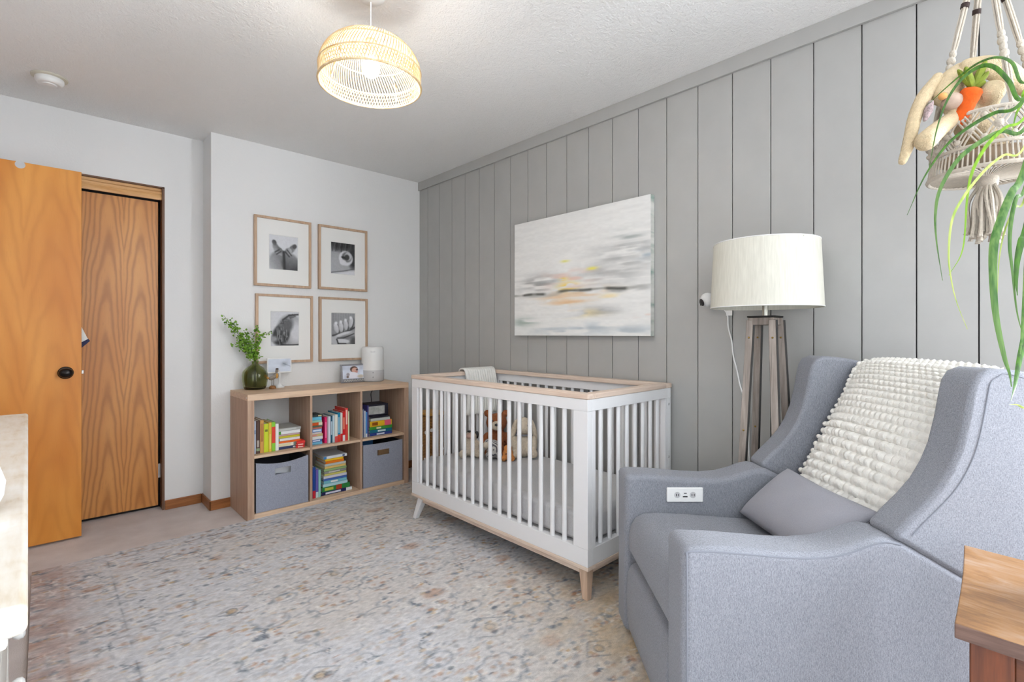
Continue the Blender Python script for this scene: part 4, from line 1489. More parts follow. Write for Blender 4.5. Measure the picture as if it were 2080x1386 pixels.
obj('socket', MB().lathe([(.018, .105), (.02, .11), (.02, .165), (.012, .178), (.004, .182)], 20), M_WHITE, pd, True)
obj('cord', MB().tube([(0, 0, .18), (0, 0, H - 2.093 - .02)], .0028, 8), M_WHITE, pd, True)
obj('ceiling_rose', MB().lathe([(.0, H - 2.093 - .028), (.03, H - 2.093 - .026), (.05, H - 2.093 - .012), (.055, H - 2.093 - .0005)], 32), M_WHITE, pd, True)
t = NT('lit bulb')
t.b.inputs['Emission Color'].default_value = (*BULB_COLOR, 1)
t.b.inputs['Emission Strength'].default_value = BULB_STRENGTH
t.base((1, 1, 1, 1))
obj('bulb', MB().ell((0, 0, .066), (.033, .033, .036), None, 16, 10), t.m, pd, True, label='glowing white bulb')

sd = thing('smoke_detector', 'round white smoke detector on the ceiling above the doors', 'smoke detector', (.028, 3.43, H))
obj('mounting_plate', MB().lathe([(.071, -.0005), (.071, -.007), (.066, -.010), (.0, -.010)], 40), mat('aged plastic', rgb(206, 202, 186), .5), sd, True, label='yellowed round mounting plate')
obj('housing', MB().lathe([(.056, -.010), (.057, -.020), (.054, -.030), (.048, -.037), (.042, -.040), (.030, -.038), (.027, -.043), (0, -.045)], 40), M_PLASTIC, sd, True)

# ================================================================== FLOOR LAMP
LX, LY = 2.150, .757
fl = thing('floor_lamp', 'tripod floor lamp with weathered wood legs and white drum shade behind the armchair', 'floor lamp', (LX, LY, 0))
M_WEATH = wood('weathered wood', rgb(112, 102, 96), rgb(172, 160, 150), 'z', rough=.7)
M_IRON = mat('dark metal strip', (.03, .028, .026, 1), .4, metal=.6)
M_NICKEL = mat('brushed nickel', rgb(190, 188, 178), .3, metal=1)
lz0, lz1 = RZ, 1.195
base_ang = math.atan2(-LX, LY)          # square set across the room's diagonal
for k in range(4):
    a = base_ang + math.radians(25) + k * PI / 2
    c, s = math.cos(a), math.sin(a)
    p0, p1 = Vector((.128 * c, .128 * s, lz0)), Vector((.060 * c, .060 * s, lz1))
    d = (p1 - p0)
    # board section: all four boards stand square to the room's diagonal, a metal strip on one flank
    tan = Vector((math.cos(base_ang), math.sin(base_ang), 0))
    rad = Vector((tan.y, -tan.x, 0))

    def sweep(r0, r1, t0, t1):
        vs = [p + rad * r_ + tan * q for p in (p0, p1) for r_, q in ((r0, t0), (r1, t0), (r1, t1), (r0, t1))]
        return MB().add(vs, [(0, 1, 2, 3), (7, 6, 5, 4), (0, 4, 5, 1), (1, 5, 6, 2), (2, 6, 7, 3), (3, 7, 4, 0)])
    lg = obj('leg', sweep(-.010, .010, -.014, .012), M_WEATH, fl, bevel=.0015)
    obj('metal_strip', sweep(-.011, .011, .0122, .0190), M_IRON, lg, label='dark metal strip')
    for f_ in (.06, .38, .93):
        q = p0 + d * (1 - f_) + rad * .010 - tan * .001
        obj('bolt', MB().ell(q, (.004, .004, .004), None, 8, 6), mat('brass bolt', rgb(150, 120, 60), .4, metal=.8) if k == 0 and f_ == .06 else bpy.data.materials.get('brass bolt'), lg, True)
hub = MB().box(-.050, .050, -.050, .050, 1.175, 1.205, Matrix.Rotation(base_ang + math.radians(25) + PI / 4, 4, 'Z'))
obj('hub', hub, M_WEATH, fl, bevel=.003)
hub = MB().box(-.052, .052, -.052, .052, 1.2055, 1.2125, Matrix.Rotation(base_ang + math.radians(25) + PI / 4, 4, 'Z'))
obj('hub_plate', hub, M_IRON, fl, bevel=.001, label='dark metal plate')
obj('pole', MB().tube([(0, 0, 1.212), (0, 0, 1.30)], .011, 14).tube([(0, 0, 1.30), (0, 0, 1.42)], .008, 12), M_NICKEL, fl, True)
t = NT('white linen shade')
t.base(t.ramp(t.noise(t.coord((40, 40, 3)), 4, 2), [(.3, rgb(202, 200, 188)), (.7, rgb(214, 212, 200))]))
t.rough(.85)
M_SHADE = t.m
sh = MB().lathe([(.2085, 1.245), (.2085, 1.2452), (.196, 1.512), (.1945, 1.512), (.207, 1.2448)], 72)
s_o = obj('shade', MB().lathe([(.2085, 1.245), (.196, 1.512)], 72), M_SHADE, fl, True, label='white fabric drum shade')
for p in list(s_o.data.polygons):
    pass
bmx = bmesh.new()
bmx.from_mesh(s_o.data)
bmesh.ops.delete(bmx, geom=[f for f in bmx.faces if len(f.verts) > 4], context='FACES_ONLY')
bmx.to_mesh(s_o.data)
bmx.free()
sm = s_o.modifiers.new('solid', 'SOLIDIFY')
sm.thickness = .0025
obj('shade_ring', hoop(.196, 1.510, .002, 64), M_WHITE, fl, True)
obj('shade_ring', hoop(.2085, 1.247, .002, 64), M_WHITE, fl, True)
for a in (0, 2 * PI / 3, 4 * PI / 3):
    obj('spider_arm', MB().tube([(.008 * math.cos(a), .008 * math.sin(a), 1.41), (.197 * math.cos(a), .197 * math.sin(a), 1.505)], .002, 6), M_NICKEL, fl, True)
obj('bulb', MB().lathe([(0, 1.50), (.018, 1.49), (.028, 1.465), (.022, 1.44), (.012, 1.425), (.012, 1.415)], 16), M_PLASTIC, fl, True, label='unlit white bulb')

# baby monitor camera on the wall and its cord
bc = thing('baby_monitor', 'round white baby monitor camera on the grey wall behind the lampshade', 'camera', (XR, 1.052, 1.30))
obj('mount', MB().tube([(-.001, .0, -.01), (-.025, .0, -.008), (-.045, .012, 0)], [.02, .014, .012], 14), M_PLASTIC, bc, True)
obj('camera_head', MB().ell((-.062, .018, .002), (.034, .034, .034)), M_PLASTIC, bc, True)
obj('lens', MB().lathe([(0, .004), (.014, .003), (.018, 0)], 20), M_BLACK, bc, True, loc=(-.088, .034, -.012), rot=(0, -1.9, -.55), label='dark lens')
gr = MB()
for q in range(5):
    gr.ell((-.075 - .004 * q * .3, .046 - .006 * q, -.018 - .002 * abs(q - 2)), (.003, .003, .004), None, 8, 6)
obj('grille', gr, M_BLACK, bc, True)
cpts = [(-.02, -.03, -.03), (-.012, -.055, -.07), (-.008, -.058, -.13), (-.008, -.075, -.20), (-.008, -.080, -.26), (-.008, -.100, -.34), (-.008, -.112, -.40), (-.008, -.135, -.47), (-.008, -.15, -.53), (-.008, -.152, -.7), (-.008, -.16, -.95)]
obj('cord', MB().tube(smoothpath(cpts, 6), .0032, 6), M_PLASTIC, bc, True)
cpts = [(p[0] - .004, p[1] - .006 + .008 * math.sin(k * 1.7), p[2]) for k, p in enumerate(cpts)]
obj('cord_tag', box(-.013, -.009, -.078, -.05, -.075, -.05), M_PLASTIC, bc, label='white cord label')

# ================================================================== ARMCHAIR  (local x forward, y towards the camera side)
CH_LOC = (1.378, .852, 0)
CH_ROT = math.atan2(.69, -.724)


def build_chair():
    c = thing('armchair', 'light grey upholstered wingback glider armchair with rounded arms', 'armchair', CH_LOC, CH_ROT)
    # everything below: s = distance behind the front plane -> local x = -s
    arm = [(0, .045), (0, .30), (0, .606), (.006, .618), (.02, .624), (.08, .623), (.16, .617), (.24, .610), (.31, .607), (.37, .612), (.42, .625), (.46, .640), (.495, .647), (.53, .640), (.60, .603), (.67, .562), (.76, .515), (.85, .475), (.85, .045)]
    for sgn, nm in ((1, 'near'), (-1, 'far')):
        y0, y1 = (.245, .37) if sgn > 0 else (-.37, -.245)
        a = obj('arm', MB().prism([(-s, z) for s, z in arm], y0, y1), M_CHAIR, c, bevel=.022, seg=5, angle=50)
        yo = sgn * .371
        ps = [(-s, yo - sgn * .004, z) for s, z in ([(.012, .05), (.012, .3), (.012, .58)] + [(s + (.004 if s < .01 else 0), z - .012) for s, z in arm[3:14]])]
        ps[2] = (-.012, yo - sgn * .004, .585)
        obj('piping', MB().tube(smoothpath(ps, 3), .0026, 6), M_PIPING, a, True)
        # wing
        wing = [(.512, .652), (.53, .672), (.547, .69), (.585, .727), (.62, .767), (.647, .812), (.667, .86), (.683, .925), (.694, .985), (.702, 1.022), (.718, 1.046), (.745, 1.056), (.80, 1.053), (.86, 1.044), (.915, 1.028), (.945, 1.01), (.955, .98), (.945, .90), (.91, .70), (.87, .48), (.85, .468), (.76, .506), (.67, .553), (.60, .594), (.545, .628), (.520, .640)]
        y0, y1 = (.272, .372) if sgn > 0 else (-.372, -.272)
        w = obj('wing', MB().prism([(-s, z) for s, z in wing], y0, y1), M_CHAIR, c, bevel=.026, seg=5, angle=50)
        ps = [(-s - (.040 if k < 11 else .034 if k < 13 else .020), yo + sgn * .0012, z - (.0 if k < 10 else .012 if k < 12 else .022)) for k, (s, z) in enumerate(wing[0:13])]
        obj('piping', MB().tube(smoothpath(ps, 3), .0020, 6), M_PIPING, w, True)
    # seat cushion with a rounded front
    seat = [(.06, .325), (.028, .335), (.012, .36), (.010, .40), (.018, .445), (.036, .474), (.065, .488), (.12, .490), (.22, .485), (.36, .474), (.52, .462), (.64, .458), (.64, .32)]
    obj('seat_cushion', MB().prism([(-s, z) for s, z in seat], -.242, .242), M_CHAIR, c, bevel=.016, seg=4, angle=50)
    foot = [(.03, .055), (.012, .07), (.004, .12), (.002, .20), (.006, .27), (.020, .305), (.06, .315), (.30, .315), (.30, .055)]
    obj('footrest', MB().prism([(-s, z) for s, z in foot], -.240, .240), M_CHAIR, c, bevel=.014, seg=4, angle=50)
    # back cushion

    def bk(u, v):
        w = (u * 2 - 1) * .268
        path = [(.60, .46), (.622, .53), (.65, .60), (.70, .69), (.75, .78), (.795, .862), (.83, .93), (.855, .985), (.875, 1.018), (.905, 1.034), (.935, 1.02), (.95, .97)]
        q = v * (len(path) - 1)
        i = min(int(q), len(path) - 2)
        f_ = q - i
        s = path[i][0] * (1 - f_) + path[i + 1][0] * f_
        z = path[i][1] * (1 - f_) + path[i + 1][1] * f_
        e = max(0, 1 - (abs(w) / .268) ** 4)
        bulge = .040 * e * math.sin(PI * min(1, v * 1.15)) ** .7
        return (-(s - bulge * .87), w, z + bulge * .45 - .012 * (1 - e))
    obj('back_cushion', MB().grid(bk, 25, 45), M_CHAIR, c, True, solid=.012)
    bp = [(.90, .1), (.90, .47), (.955, .95), (.968, .945), (.93, .47), (.915, .1)]
    obj('back_panel', MB().prism([(-s, z) for s, z in bp], -.275, .275), M_CHAIR, c, bevel=.006)
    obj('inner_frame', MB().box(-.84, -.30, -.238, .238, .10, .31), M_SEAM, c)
    obj('glider_base', MB().lathe([(.24, RZ), (.25, RZ + .008), (.24, RZ + .022), (.06, RZ + .03), (.06, .10)], 40, (-.47, 0, 0)), M_BLACK, c, True, label='dark round metal swivel base')
    # outlet panel on the inside of the far arm
    s0, s1, z0, z1 = .152, .285, .525, .578
    po = obj('outlet_panel', box(-s1, -s0, -.2455, -.2385, z0, z1), M_PLASTIC, c, bevel=.004, seg=3, label='white outlet and charging panel')
    for sc in (.190, .247):
        obj('socket_face', MB().lathe([(0, .0012), (.011, .0012), (.0115, 0)], 18), M_GPLASTIC, po, loc=(-sc, -.2386, .5515), rot=(-PI / 2, 0, 0))
        for dx in (-.004, .004):
            obj('slot', box(-sc + dx - .0012, -sc + dx + .0012, -.2375, -.2371, .547, .556), M_BLACK, po)
    obj('charging_port', box(-.227, -.210, -.2385, -.2379, .543, .5475), M_BLACK, po)
    obj('charging_port', box(-.224, -.214, -.2385, -.2379, .556, .559), M_BLACK, po)
    return c, bk


chair, BKF = build_chair()
CHM = Matrix.Translation(CH_LOC) @ Matrix.Rotation(CH_ROT, 4, 'Z')


# lumbar pillow
def pillow():
    o = thing('lumbar_pillow', 'small plain grey lumbar pillow resting on the armchair seat', 'pillow', CH_LOC, CH_ROT)
    b = MB()
    hw, hh = .225, .118
    for side in (1, -1):
        def fn(u, v):
            a, c_ = u * 2 - 1, v * 2 - 1
            th = .052 * (max(0, 1 - abs(a) ** 2.6) ** .55) * (max(0, 1 - abs(c_) ** 2.4) ** .55)
            pinch = 1 - .07 * (1 - abs(a)) * abs(c_) ** 3
            wr = .004 * math.sin(a * 9 + c_ * 5) * (1 - abs(a)) * (1 - abs(c_))
            return Vector((c_ * hh * pinch, a * hw * (1 - .06 * (1 - abs(c_)) * abs(a) ** 3), side * (th + .001) + wr))
        b.grid(fn, 33, 21)
    # tilt: pillow plane runs from the seat up along the back
    ang = math.radians(42)
    M = Matrix.Translation((-.500, -.005, .572)) @ Matrix.Rotation(PI, 4, 'Z') @ Matrix.Rotation(-ang, 4, 'Y')
    b.v = [tuple(M @ Vector(p)) for p in b.v]
    obj('pillow_cover', b, M_PILLOW, o, True, solid=.002)


pillow()


# crocheted throw
def throw():
    o = thing('crocheted_throw', 'chunky cream crocheted throw draped over the armchair back', 'blanket', CH_LOC, CH_ROT)
    rr = np.random.RandomState(8)
    NU, NV = 150, 250
    W0, W1 = -.232, .245
    ROW, BOB = .0215, .0235
    # arc length table along the cushion path at mid width
    tab = [BKF(.5, .18 + .78 * k / 120) for k in range(121)]
    cum = [0]
    for a, c_ in zip(tab[:-1], tab[1:]):
        cum.append(cum[-1] + math.dist(a, c_))
    Ltot = cum[-1]
    b = MB()

    def fn(u, v):
        w = W0 + (W1 - W0) * u
        s = v * Ltot
        # scalloped lower and side edges
        edge = .007 * abs(math.sin(w / BOB * PI)) + .012 * math.sin(w * 11) + .03 * (u - .2) * (1 - v)
        if v < .25:
            s += -(edge) * (1 - v / .25)
        w += (.005 * math.sin(s / ROW * PI * 2)) * (abs(u - .5) * 2) ** 6 * (1 if u > .5 else -1)
        row = s / ROW
        k = math.floor(row)
        ph = row - k
        across = w / BOB + .5 * (k % 2)
        puff = .30 * abs(math.sin(PI * ph)) + .70 * abs(math.sin(PI * ph)) ** .8 * abs(math.sin(PI * across)) ** .8
        big = 1.0 + (.9 if v < .30 and .05 < u < .75 else 0) * (.5 + .5 * math.sin(across * 2.1 + k))
        jit = .6 + .4 * math.sin(across * 12.9 + k * 7.7)
        amp = .0098 * puff * big * (.75 + .25 * jit)
        # position and normal on the cushion
        vv = .18 + .78 * max(-.06, min(1, s / Ltot))
        uu = (w / .268 + 1) / 2
        p = Vector(BKF(min(1, max(0, uu)), vv))
        pa = Vector(BKF(min(1, max(0, uu)), min(1, vv + .01)))
        pb = Vector(BKF(min(1, max(0, uu)), max(0, vv - .01)))
        t_ = (pa - pb).normalized()
        n_ = Vector((0, 1, 0)).cross(t_)
        if n_.x < 0 and vv < .9:
            n_ = -n_
        if vv >= .9:
            n_ = n_ if n_.z > 0 or vv > .97 else -n_
        return p + n_ * (.012 + amp)
    b.grid(fn, NU, NV)
    obj('crochet_panel', b, M_YARN, o, True, solid=.004)
    # picot edge: small yarn knots along the bottom and the side
    kb = MB().ell((0, 0, 0), (.0105, .0095, .0085), None, 8, 6).mesh('edge_knot', M_YARN, True)
    for k in range(21):
        u = k / 20
        q = Vector(fn(u, 0.0))
        link('edge_knot', kb, o, q + Vector((.002, 0, -.003)), (k, k * 2, 0))
    for k in range(1, 24):
        q = Vector(fn(0, k / 30))
        link('edge_knot', kb, o, q + Vector((0, -.004, 0)), (k, k * 2, 0))


throw()

# ================================================================== SIDE TABLE
st = thing('side_table', 'rustic wooden side table with a worn slightly dished top beside the armchair', 'side table', (0, 0, 0))
t = NT('worn table top')
v = t.coord((3, 1.2, 1))
f = t.noise(v, 3.2, 6, .65, 1.6)
g = t.noise(t.coord((30, 3, 3)), 4, 4, .6)
c = t.ramp(t.math('MULTIPLY_ADD', f, .7, t.math('MULTIPLY', g, .3)), [(.32, rgb(104, 72, 48)), (.5, rgb(156, 114, 70)), (.66, rgb(168, 142, 120))])
t.base(c)
t.rough(.4)
t.bump(g, .1, .002)
M_TTOP = t.m
M_TEDGE = wood('rough table edge', rgb(80, 58, 50), rgb(124, 98, 86), 'y', rough=.7)
M_TLEG = wood('reddish table leg', rgb(72, 34, 14), rgb(120, 62, 28), 'z', rough=.45)
TX0, TX1, TY0, TY1, TZ = 1.122, 1.553, -.335, .092, .650
b = MB()


def ttop(u, v):
    x, y = TX0 + (TX1 - TX0) * u, TY0 + (TY1 - TY0) * v
    e = .003 * math.sin(PI * u)
    y += (-e if v > .5 else e) * (1 if v in (0, 1) else 0)
    dish = -.012 * math.sin(PI * v) * (.5 + .5 * math.cos(PI * (u - .5) * .8))
    return (x - (0.006 * math.sin(PI * v) * -1 if u == 0 else 0), y, TZ + dish)


n1 = 17
top = [ttop(i / (n1 - 1), j / (n1 - 1)) for j in range(n1) for i in range(n1)]
bot = [(x, y, z - .026) for x, y, z in top]
fs = []
for j in range(n1 - 1):
    for i in range(n1 - 1):
        a = j * n1 + i
        fs.append((a, a + 1, a + n1 + 1, a + n1))
        fs.append((n1 * n1 + a, n1 * n1 + a + n1, n1 * n1 + a + n1 + 1, n1 * n1 + a + 1))
edge = [i for i in range(n1)] + [j * n1 + n1 - 1 for j in range(1, n1)] + [(n1 - 1) * n1 + i for i in range(n1 - 2, -1, -1)] + [j * n1 for j in range(n1 - 2, 0, -1)]
me = MB().add(top + bot, fs)
nf = len(me.f)
for a, c in zip(edge, edge[1:] + edge[:1]):
    me.f.append((a, n1 * n1 + a, n1 * n1 + c, c))
mesh = bpy.data.meshes.new('table_top')
mesh.from_pydata(me.v, [], me.f)
mesh.materials.append(M_TTOP)
mesh.materials.append(M_TEDGE)
for k, p in enumerate(mesh.polygons):
    if k >= nf:
        p.material_index = 1
bmx = bmesh.new()
bmx.from_mesh(mesh)
bmesh.ops.recalc_face_normals(bmx, faces=bmx.faces)
bmx.to_mesh(mesh)
bmx.free()
o = link('table_top', mesh, st)
bv = o.modifiers.new('bevel', 'BEVEL')
bv.width = .002
bv.segments = 2
bv.limit_method = 'ANGLE'
lw = .055
for x in (TX0 + .022, TX1 - .022 - lw):
    for y in (TY0 + .03, TY1 - .03 - lw + .012):
        obj('leg', box(x, x + lw, y, y + lw, .0005, TZ - .030), M_TLEG, st, bevel=.003)
for x in (TX0 + .030, TX1 - .030 - .02):
    obj('apron', box(x, x + .02, TY0 + .085, TY1 - .073, TZ - .085, TZ - .040), wood('table apron', rgb(70, 36, 18), rgb(116, 64, 34), 'y', rough=.5) if x < 1.3 else bpy.data.materials['table apron'], st, bevel=.002)
for y in (TY0 + .040, TY1 - .060):
    obj('apron', box(TX0 + .077, TX1 - .077, y, y + .02, TZ - .085, TZ - .040), M_TLEG, st, bevel=.002)
for x in (TX0 + .034, TX1 - .034 - .015):
    for (ya, yb) in ((TY0 + .09, TY1 - .08), (TY1 - .08, TY0 + .09)):
        d = Vector((0, yb - ya, -.46))
        ang = math.atan2(-.46, yb - ya)
        p = [(x, ya, TZ - .10), (x + .012, ya, TZ - .10), (x + .012, yb, TZ - .56), (x, yb, TZ - .56)]
        obj('brace', MB().add([(a_, b_, c_ + .014) for a_, b_, c_ in p] + [(a_, b_, c_ - .014) for a_, b_, c_ in p], [(0, 1, 2, 3), (7, 6, 5, 4), (0, 4, 5, 1), (1, 5, 6, 2), (2, 6, 7, 3), (3, 7, 4, 0)]),
            M_IRON if ya > yb else M_TLEG, st, bevel=.001)

st.rotation_euler = (0, 0, .043)
_pv = Vector((1.122, .090, 0))
st.location = _pv - Matrix.Rotation(.043, 3, 'Z') @ _pv

# ================================================================== MACRAME HANGER WITH BUNNY
HX, HY = 1.869, .086
mh = thing('macrame_hanger', 'knotted cotton macrame basket hanging from the ceiling with a long tassel', 'hanger', (HX, HY, 0))
RB = .117


def ringpts(rad, z, n=48):
    return [(rad * math.cos(2 * PI * k / n), rad * math.sin(2 * PI * k / n), z) for k in range(n + 1)]


for rad, z, th in ((RB, 1.717, .0055), (RB + .001, 1.629, .005), (RB + .008, 1.572, .0055)):
    obj('hoop', MB().tube(ringpts(rad, z), th, 8, False), M_COTTON, mh, True)
# diagonal knotted cords forming diamonds, joined as one net
net = MB()
ND = 14
for k in range(ND):
    for sg in (1, -1):
        for off in (-.012, 0, .012):
            pts = []
            for q in range(9):
                u = q / 8
                a = 2 * PI * (k + sg * u) / ND + off * 7
                pts.append(((RB + .002 + .003 * math.sin(PI * u)) * math.cos(a), (RB + .002 + .003 * math.sin(PI * u)) * math.sin(a), 1.717 - .088 * u))
            net.tube(pts, .0026, 5)
for k in range(ND):
    for zz in (1.673,):
        a = 2 * PI * (k + .5) / ND
        net.ell((RB * math.cos(a) + .004 * math.cos(a), RB * math.sin(a) + .004 * math.sin(a), zz), (.010, .010, .011), None, 8, 6)
        a = 2 * PI * k / ND
        for dz in (.028, -.028):
            net.ell(((RB + .004) * math.cos(a), (RB + .004) * math.sin(a), zz + dz), (.008, .008, .008), None, 8, 6)
for k in range(72):
    a = 2 * PI * k / 72
    net.tube([((RB + .001) * math.cos(a), (RB + .001) * math.sin(a), 1.624), ((RB + .008) * math.cos(a), (RB + .008) * math.sin(a), 1.572)], .0022, 5)
    if k % 2 == 0:
        net.tube([((RB + .0) * math.cos(a), (RB + .0) * math.sin(a), 1.717), ((RB + .003) * math.cos(a), (RB + .003) * math.sin(a), 1.700)], .0028, 5)
obj('net', net, M_COTTON, mh, True, kind='stuff')
cords = MB()
for k in range(64):
    a = 2 * PI * k / 64
    cords.tube([((RB + .008) * math.cos(a), (RB + .008) * math.sin(a), 1.572), (.06 * math.cos(a), .06 * math.sin(a), 1.572), (.014 * math.cos(a), .014 * math.sin(a), 1.566)], .0019, 5)
obj('bottom_cords', cords, M_COTTON, mh, True, kind='stuff')
obj('wrap', MB().lathe([(.016, 1.572), (.022, 1.568), (.0235, 1.56), (.0225, 1.545), (.018, 1.538)], 24), M_COTTON, mh, True)
rr = random.Random(11)
ts = MB()
for k in range(46):
    a = rr.uniform(0, 2 * PI)
    r0, r1 = rr.uniform(.004, .018), rr.uniform(.012, .045)
    zl = 1.388 + rr.uniform(0, .03)
    a2 = a + rr.uniform(-.3, .3)
    pp = [(r0 * math.cos(a), r0 * math.sin(a), 1.545), ((r0 + r1) * .62 * math.cos(a), (r0 + r1) * .62 * math.sin(a), 1.50), (r1 * .85 * math.cos(a2), r1 * .85 * math.sin(a2), 1.44), (r1 * math.cos(a2), r1 * math.sin(a2), zl)]
    ts.tube(smoothpath(pp, 4), [.0042] * 12 + [.0062], 6)
obj('tassel', ts, M_COTTON, mh, True, kind='stuff')
RZ_ = (-.012, .006, 2.19)
for k in range(4):
    a = 2 * PI * k / 4 + .45
    p0 = Vector((RB * math.cos(a), RB * math.sin(a), 1.717))
    p1 = Vector(RZ_) + Vector((.010 * math.cos(a), .010 * math.sin(a), 0))
    tw = MB()
    for j in range(4):
        off = Vector((.005 * math.cos(j * PI / 2), .005 * math.sin(j * PI / 2), 0))
        tw.tube([p0.lerp(p1, q / 8) + off * (1 if q not in (0, 3, 8) else .55) for q in range(9)], .0032, 6)
    cd = obj('hanging_cord', tw, M_COTTON, mh, True)
    kn = MB()
    for q, (f_, rad) in enumerate(((.30, .010), (.34, .0085), (.38, .0105), (.42, .0085))):
        kn.ell(p0.lerp(p1, f_), (rad, rad, .012), None, 10, 8)
    obj('knot', kn, M_COTTON, cd, True)
    kn = MB().tube([p0.lerp(p1, .675), p0.lerp(p1, .70)], .0098, 10)
    obj('cord_wrap', kn, M_TIE, cd, True, label='dark brown wrap')
obj('ring', MB().tube([(RZ_[0] + .025 * math.cos(2 * PI * k / 24) * .7, RZ_[1] - .025 * math.cos(2 * PI * k / 24) * .7, RZ_[2] + .022 + .028 * math.sin(2 * PI * k / 24)) for k in range(25)], .004, 8, False), M_OAKTRIM, mh, True, label='wooden ring')
obj('top_cord', MB().tube([(RZ_[0], RZ_[1], 2.235), (RZ_[0], RZ_[1], 2.42)], .004, 6), M_COTTON, mh, True)
obj('ceiling_hook', MB().lathe([(.004, 2.41), (.004, 2.43), (.016, 2.434), (.016, H - .0005)], 16, (RZ_[0], RZ_[1], 0)), M_WHITE, mh, True)
pl = MB().lathe([(.100, 1.618), (.104, 1.621), (.104, 1.623), (0, 1.623)], 32)
obj('inner_tray', pl, mat('tray', rgb(176, 156, 132), .8), mh, True, label='tan tray inside the net')

# camera-facing directions around the hanger: R = towards picture right, B = away from camera
Rv, Bv, Uv = Vector((.725, -.6886, 0)), Vector((.6886, .725, 0)), Vector((0, 0, 1))
M_BUN = mat('pale fleece', rgb(202, 182, 148), .95, .10, 120, bump=.8, bscale=300, bdist=.005)
M_FLORAL = mat('floral lining', rgb(150, 132, 132), .9, .5, 160)


def hp(r_, b_, z):
    return Vector((HX, HY, 0)) + Rv * r_ + Bv * b_ + Uv * z


bn = thing('plush_bunny', 'long eared cream plush bunny lying in the macrame basket', 'plush toy', (HX, HY, 1.72))


def along(pts, rads, n=5):
    out = []
    P = smoothpath(pts, n)
    for i, p in enumerate(P):
        q = i / (len(P) - 1) * (len(rads) - 1)
        k = min(int(q), len(rads) - 2)
        rad = rads[k] * (1 - q + k) + rads[k + 1] * (q - k)
        out.append((tuple(p), (rad, rad, rad), None, 12, 8))
    return out


body = along([(-.10, .06, .035), (-.05, .041, .015), (0, .02, -.02), (.045, .0, -.045)], [.028, .036, .046, .044])
head = along([(-.115, .082, .062), (-.086, .069, .095), (-.053, .052, .127), (-.022, .036, .145)], [.028, .036, .031, .024])
leg = along([(-.09, .059, .004), (-.163, .086, -.044), (-.205, .106, -.079)], [.020, .023, .026])
paw = along([(-.074, -.011, .05), (-.068, -.007, .048), (-.02, .0, .015)], [.030, .029, .022], 4)
blob('body', body + head + leg + paw, M_BUN, bn, .005)
blob('ear', along([(-.112, .092, .113), (-.150, .117, .055), (-.181, .132, -.005), (-.193, .142, -.07), (-.205, .154, -.12)], [.014, .019, .017, .016, .011]), M_BUN, bn, .0045)
blob('ear', along([(-.078, .034, .132), (-.058, .001, .127), (-.028, -.028, .116), (.013, -.053, .098), (.048, -.073, .076)], [.022, .028, .029, .026, .018]), M_BUN, bn, .005)
blob('ear_lining', along([(-.165, .1, .032), (-.178, .104, .007), (-.188, .110, -.018)], [.007, .011, .006], 4), M_FLORAL, bn, .0035, 'floral lining of the ear')
obj('nose', MB().ell((-.148, .078, .046), (.012, .010, .009)), mat('apricot nose', rgb(214, 158, 96), .9), bn, True, label='apricot nose')
obj('muzzle', MB().ell((-.118, .062, .036), (.025, .024, .022)), mat('mauve muzzle', rgb(186, 164, 148), .9, .1, 100, bump=.5), bn, True, label='greyish pink muzzle')
obj('eye', MB().ell((-.110, .045, .092), (.005, .005, .005)), M_BLACK, bn, True)

C0, C1 = Vector((-.104, .042, .004)), Vector((-.110, .020, .066))
pc = thing('plush_carrot', 'orange plush carrot with green leaves held by the bunny', 'plush toy', tuple(Vector((HX, HY, 1.72)) + C0))
M_CARROT = mat('orange velour', rgb(214, 88, 14), .9, .15, 60, bump=.5, bscale=200)
M_CLEAF = mat('green velour', rgb(112, 126, 36), .9, .2, 60, bump=.4, bscale=200)
ax = (C1 - C0).normalized()
b = MB()
pr = [(.008, -.030), (.012, -.015), (.0145, .0), (.0140, .004), (.0165, .018), (.0160, .022), (.0185, .036), (.0180, .040), (.0195, .050), (.016, .058), (.008, .062), (0, .063)]
b.lathe([(r_ * 1.22, z) for r_, z in pr], 24)
Mr = Vector((0, 0, 1)).rotation_difference(ax).to_matrix().to_4x4()
b.v = [tuple(Mr @ Vector(p)) for p in b.v]
obj('root', b, M_CARROT, pc, True)
for tip, rad in (((-.134, .034, .108), .015), ((-.088, .000, .127), .015), ((-.090, -.005, .097), .011), ((-.100, .000, .072), .009), ((-.136, .048, .106), .012)):
    base = ax * .058
    tip = Vector(tip) - C0
    dd = tip - base
    q = Vector((0, 0, 1)).rotation_difference(dd.normalized()).to_euler()
    obj('carrot_leaf', MB().ell((base + tip) / 2, (rad, rad * .6, dd.length * .58), tuple(q), 12, 10), M_CLEAF, pc, True)

# ================================================================== DRAGON PLANT ON THE SIDE TABLE
PLX, PLY = 1.400, -.165
dp = thing('dragon_plant', 'potted plant with long arching striped green leaves on the side table', 'plant', (PLX, PLY, TZ))
obj('pot', MB().lathe([(.070, .0005 - .006), (.078, .0), (.095, .15), (.100, .17), (.093, .17), (.088, .15), (0, .145)], 32), mat('white glazed pot', rgb(222, 220, 214), .3), dp, True)
crown = Vector((1.462, -.062, 1.600))
cl = crown - Vector((PLX, PLY, TZ))
obj('trunk', MB().tube(smoothpath([(0, 0, .13), (.01, .02, .4), (.03, .06, .7), tuple(cl)], 6), .012, 10), mat('trunk', rgb(130, 110, 84), .8, .3, 60, bump=.5), dp, True)


def leafmat(name, mid, edge, tip):
    t = NT(name)
    f = t.noise(t.coord((60, 60, 2)), 2.5, 2)
    c = t.ramp(f, [(.35, edge), (.65, mid)])
    t.base(c)
    t.rough(.32)
    t.b.inputs['Subsurface Weight'].default_value = 0
    return t.m


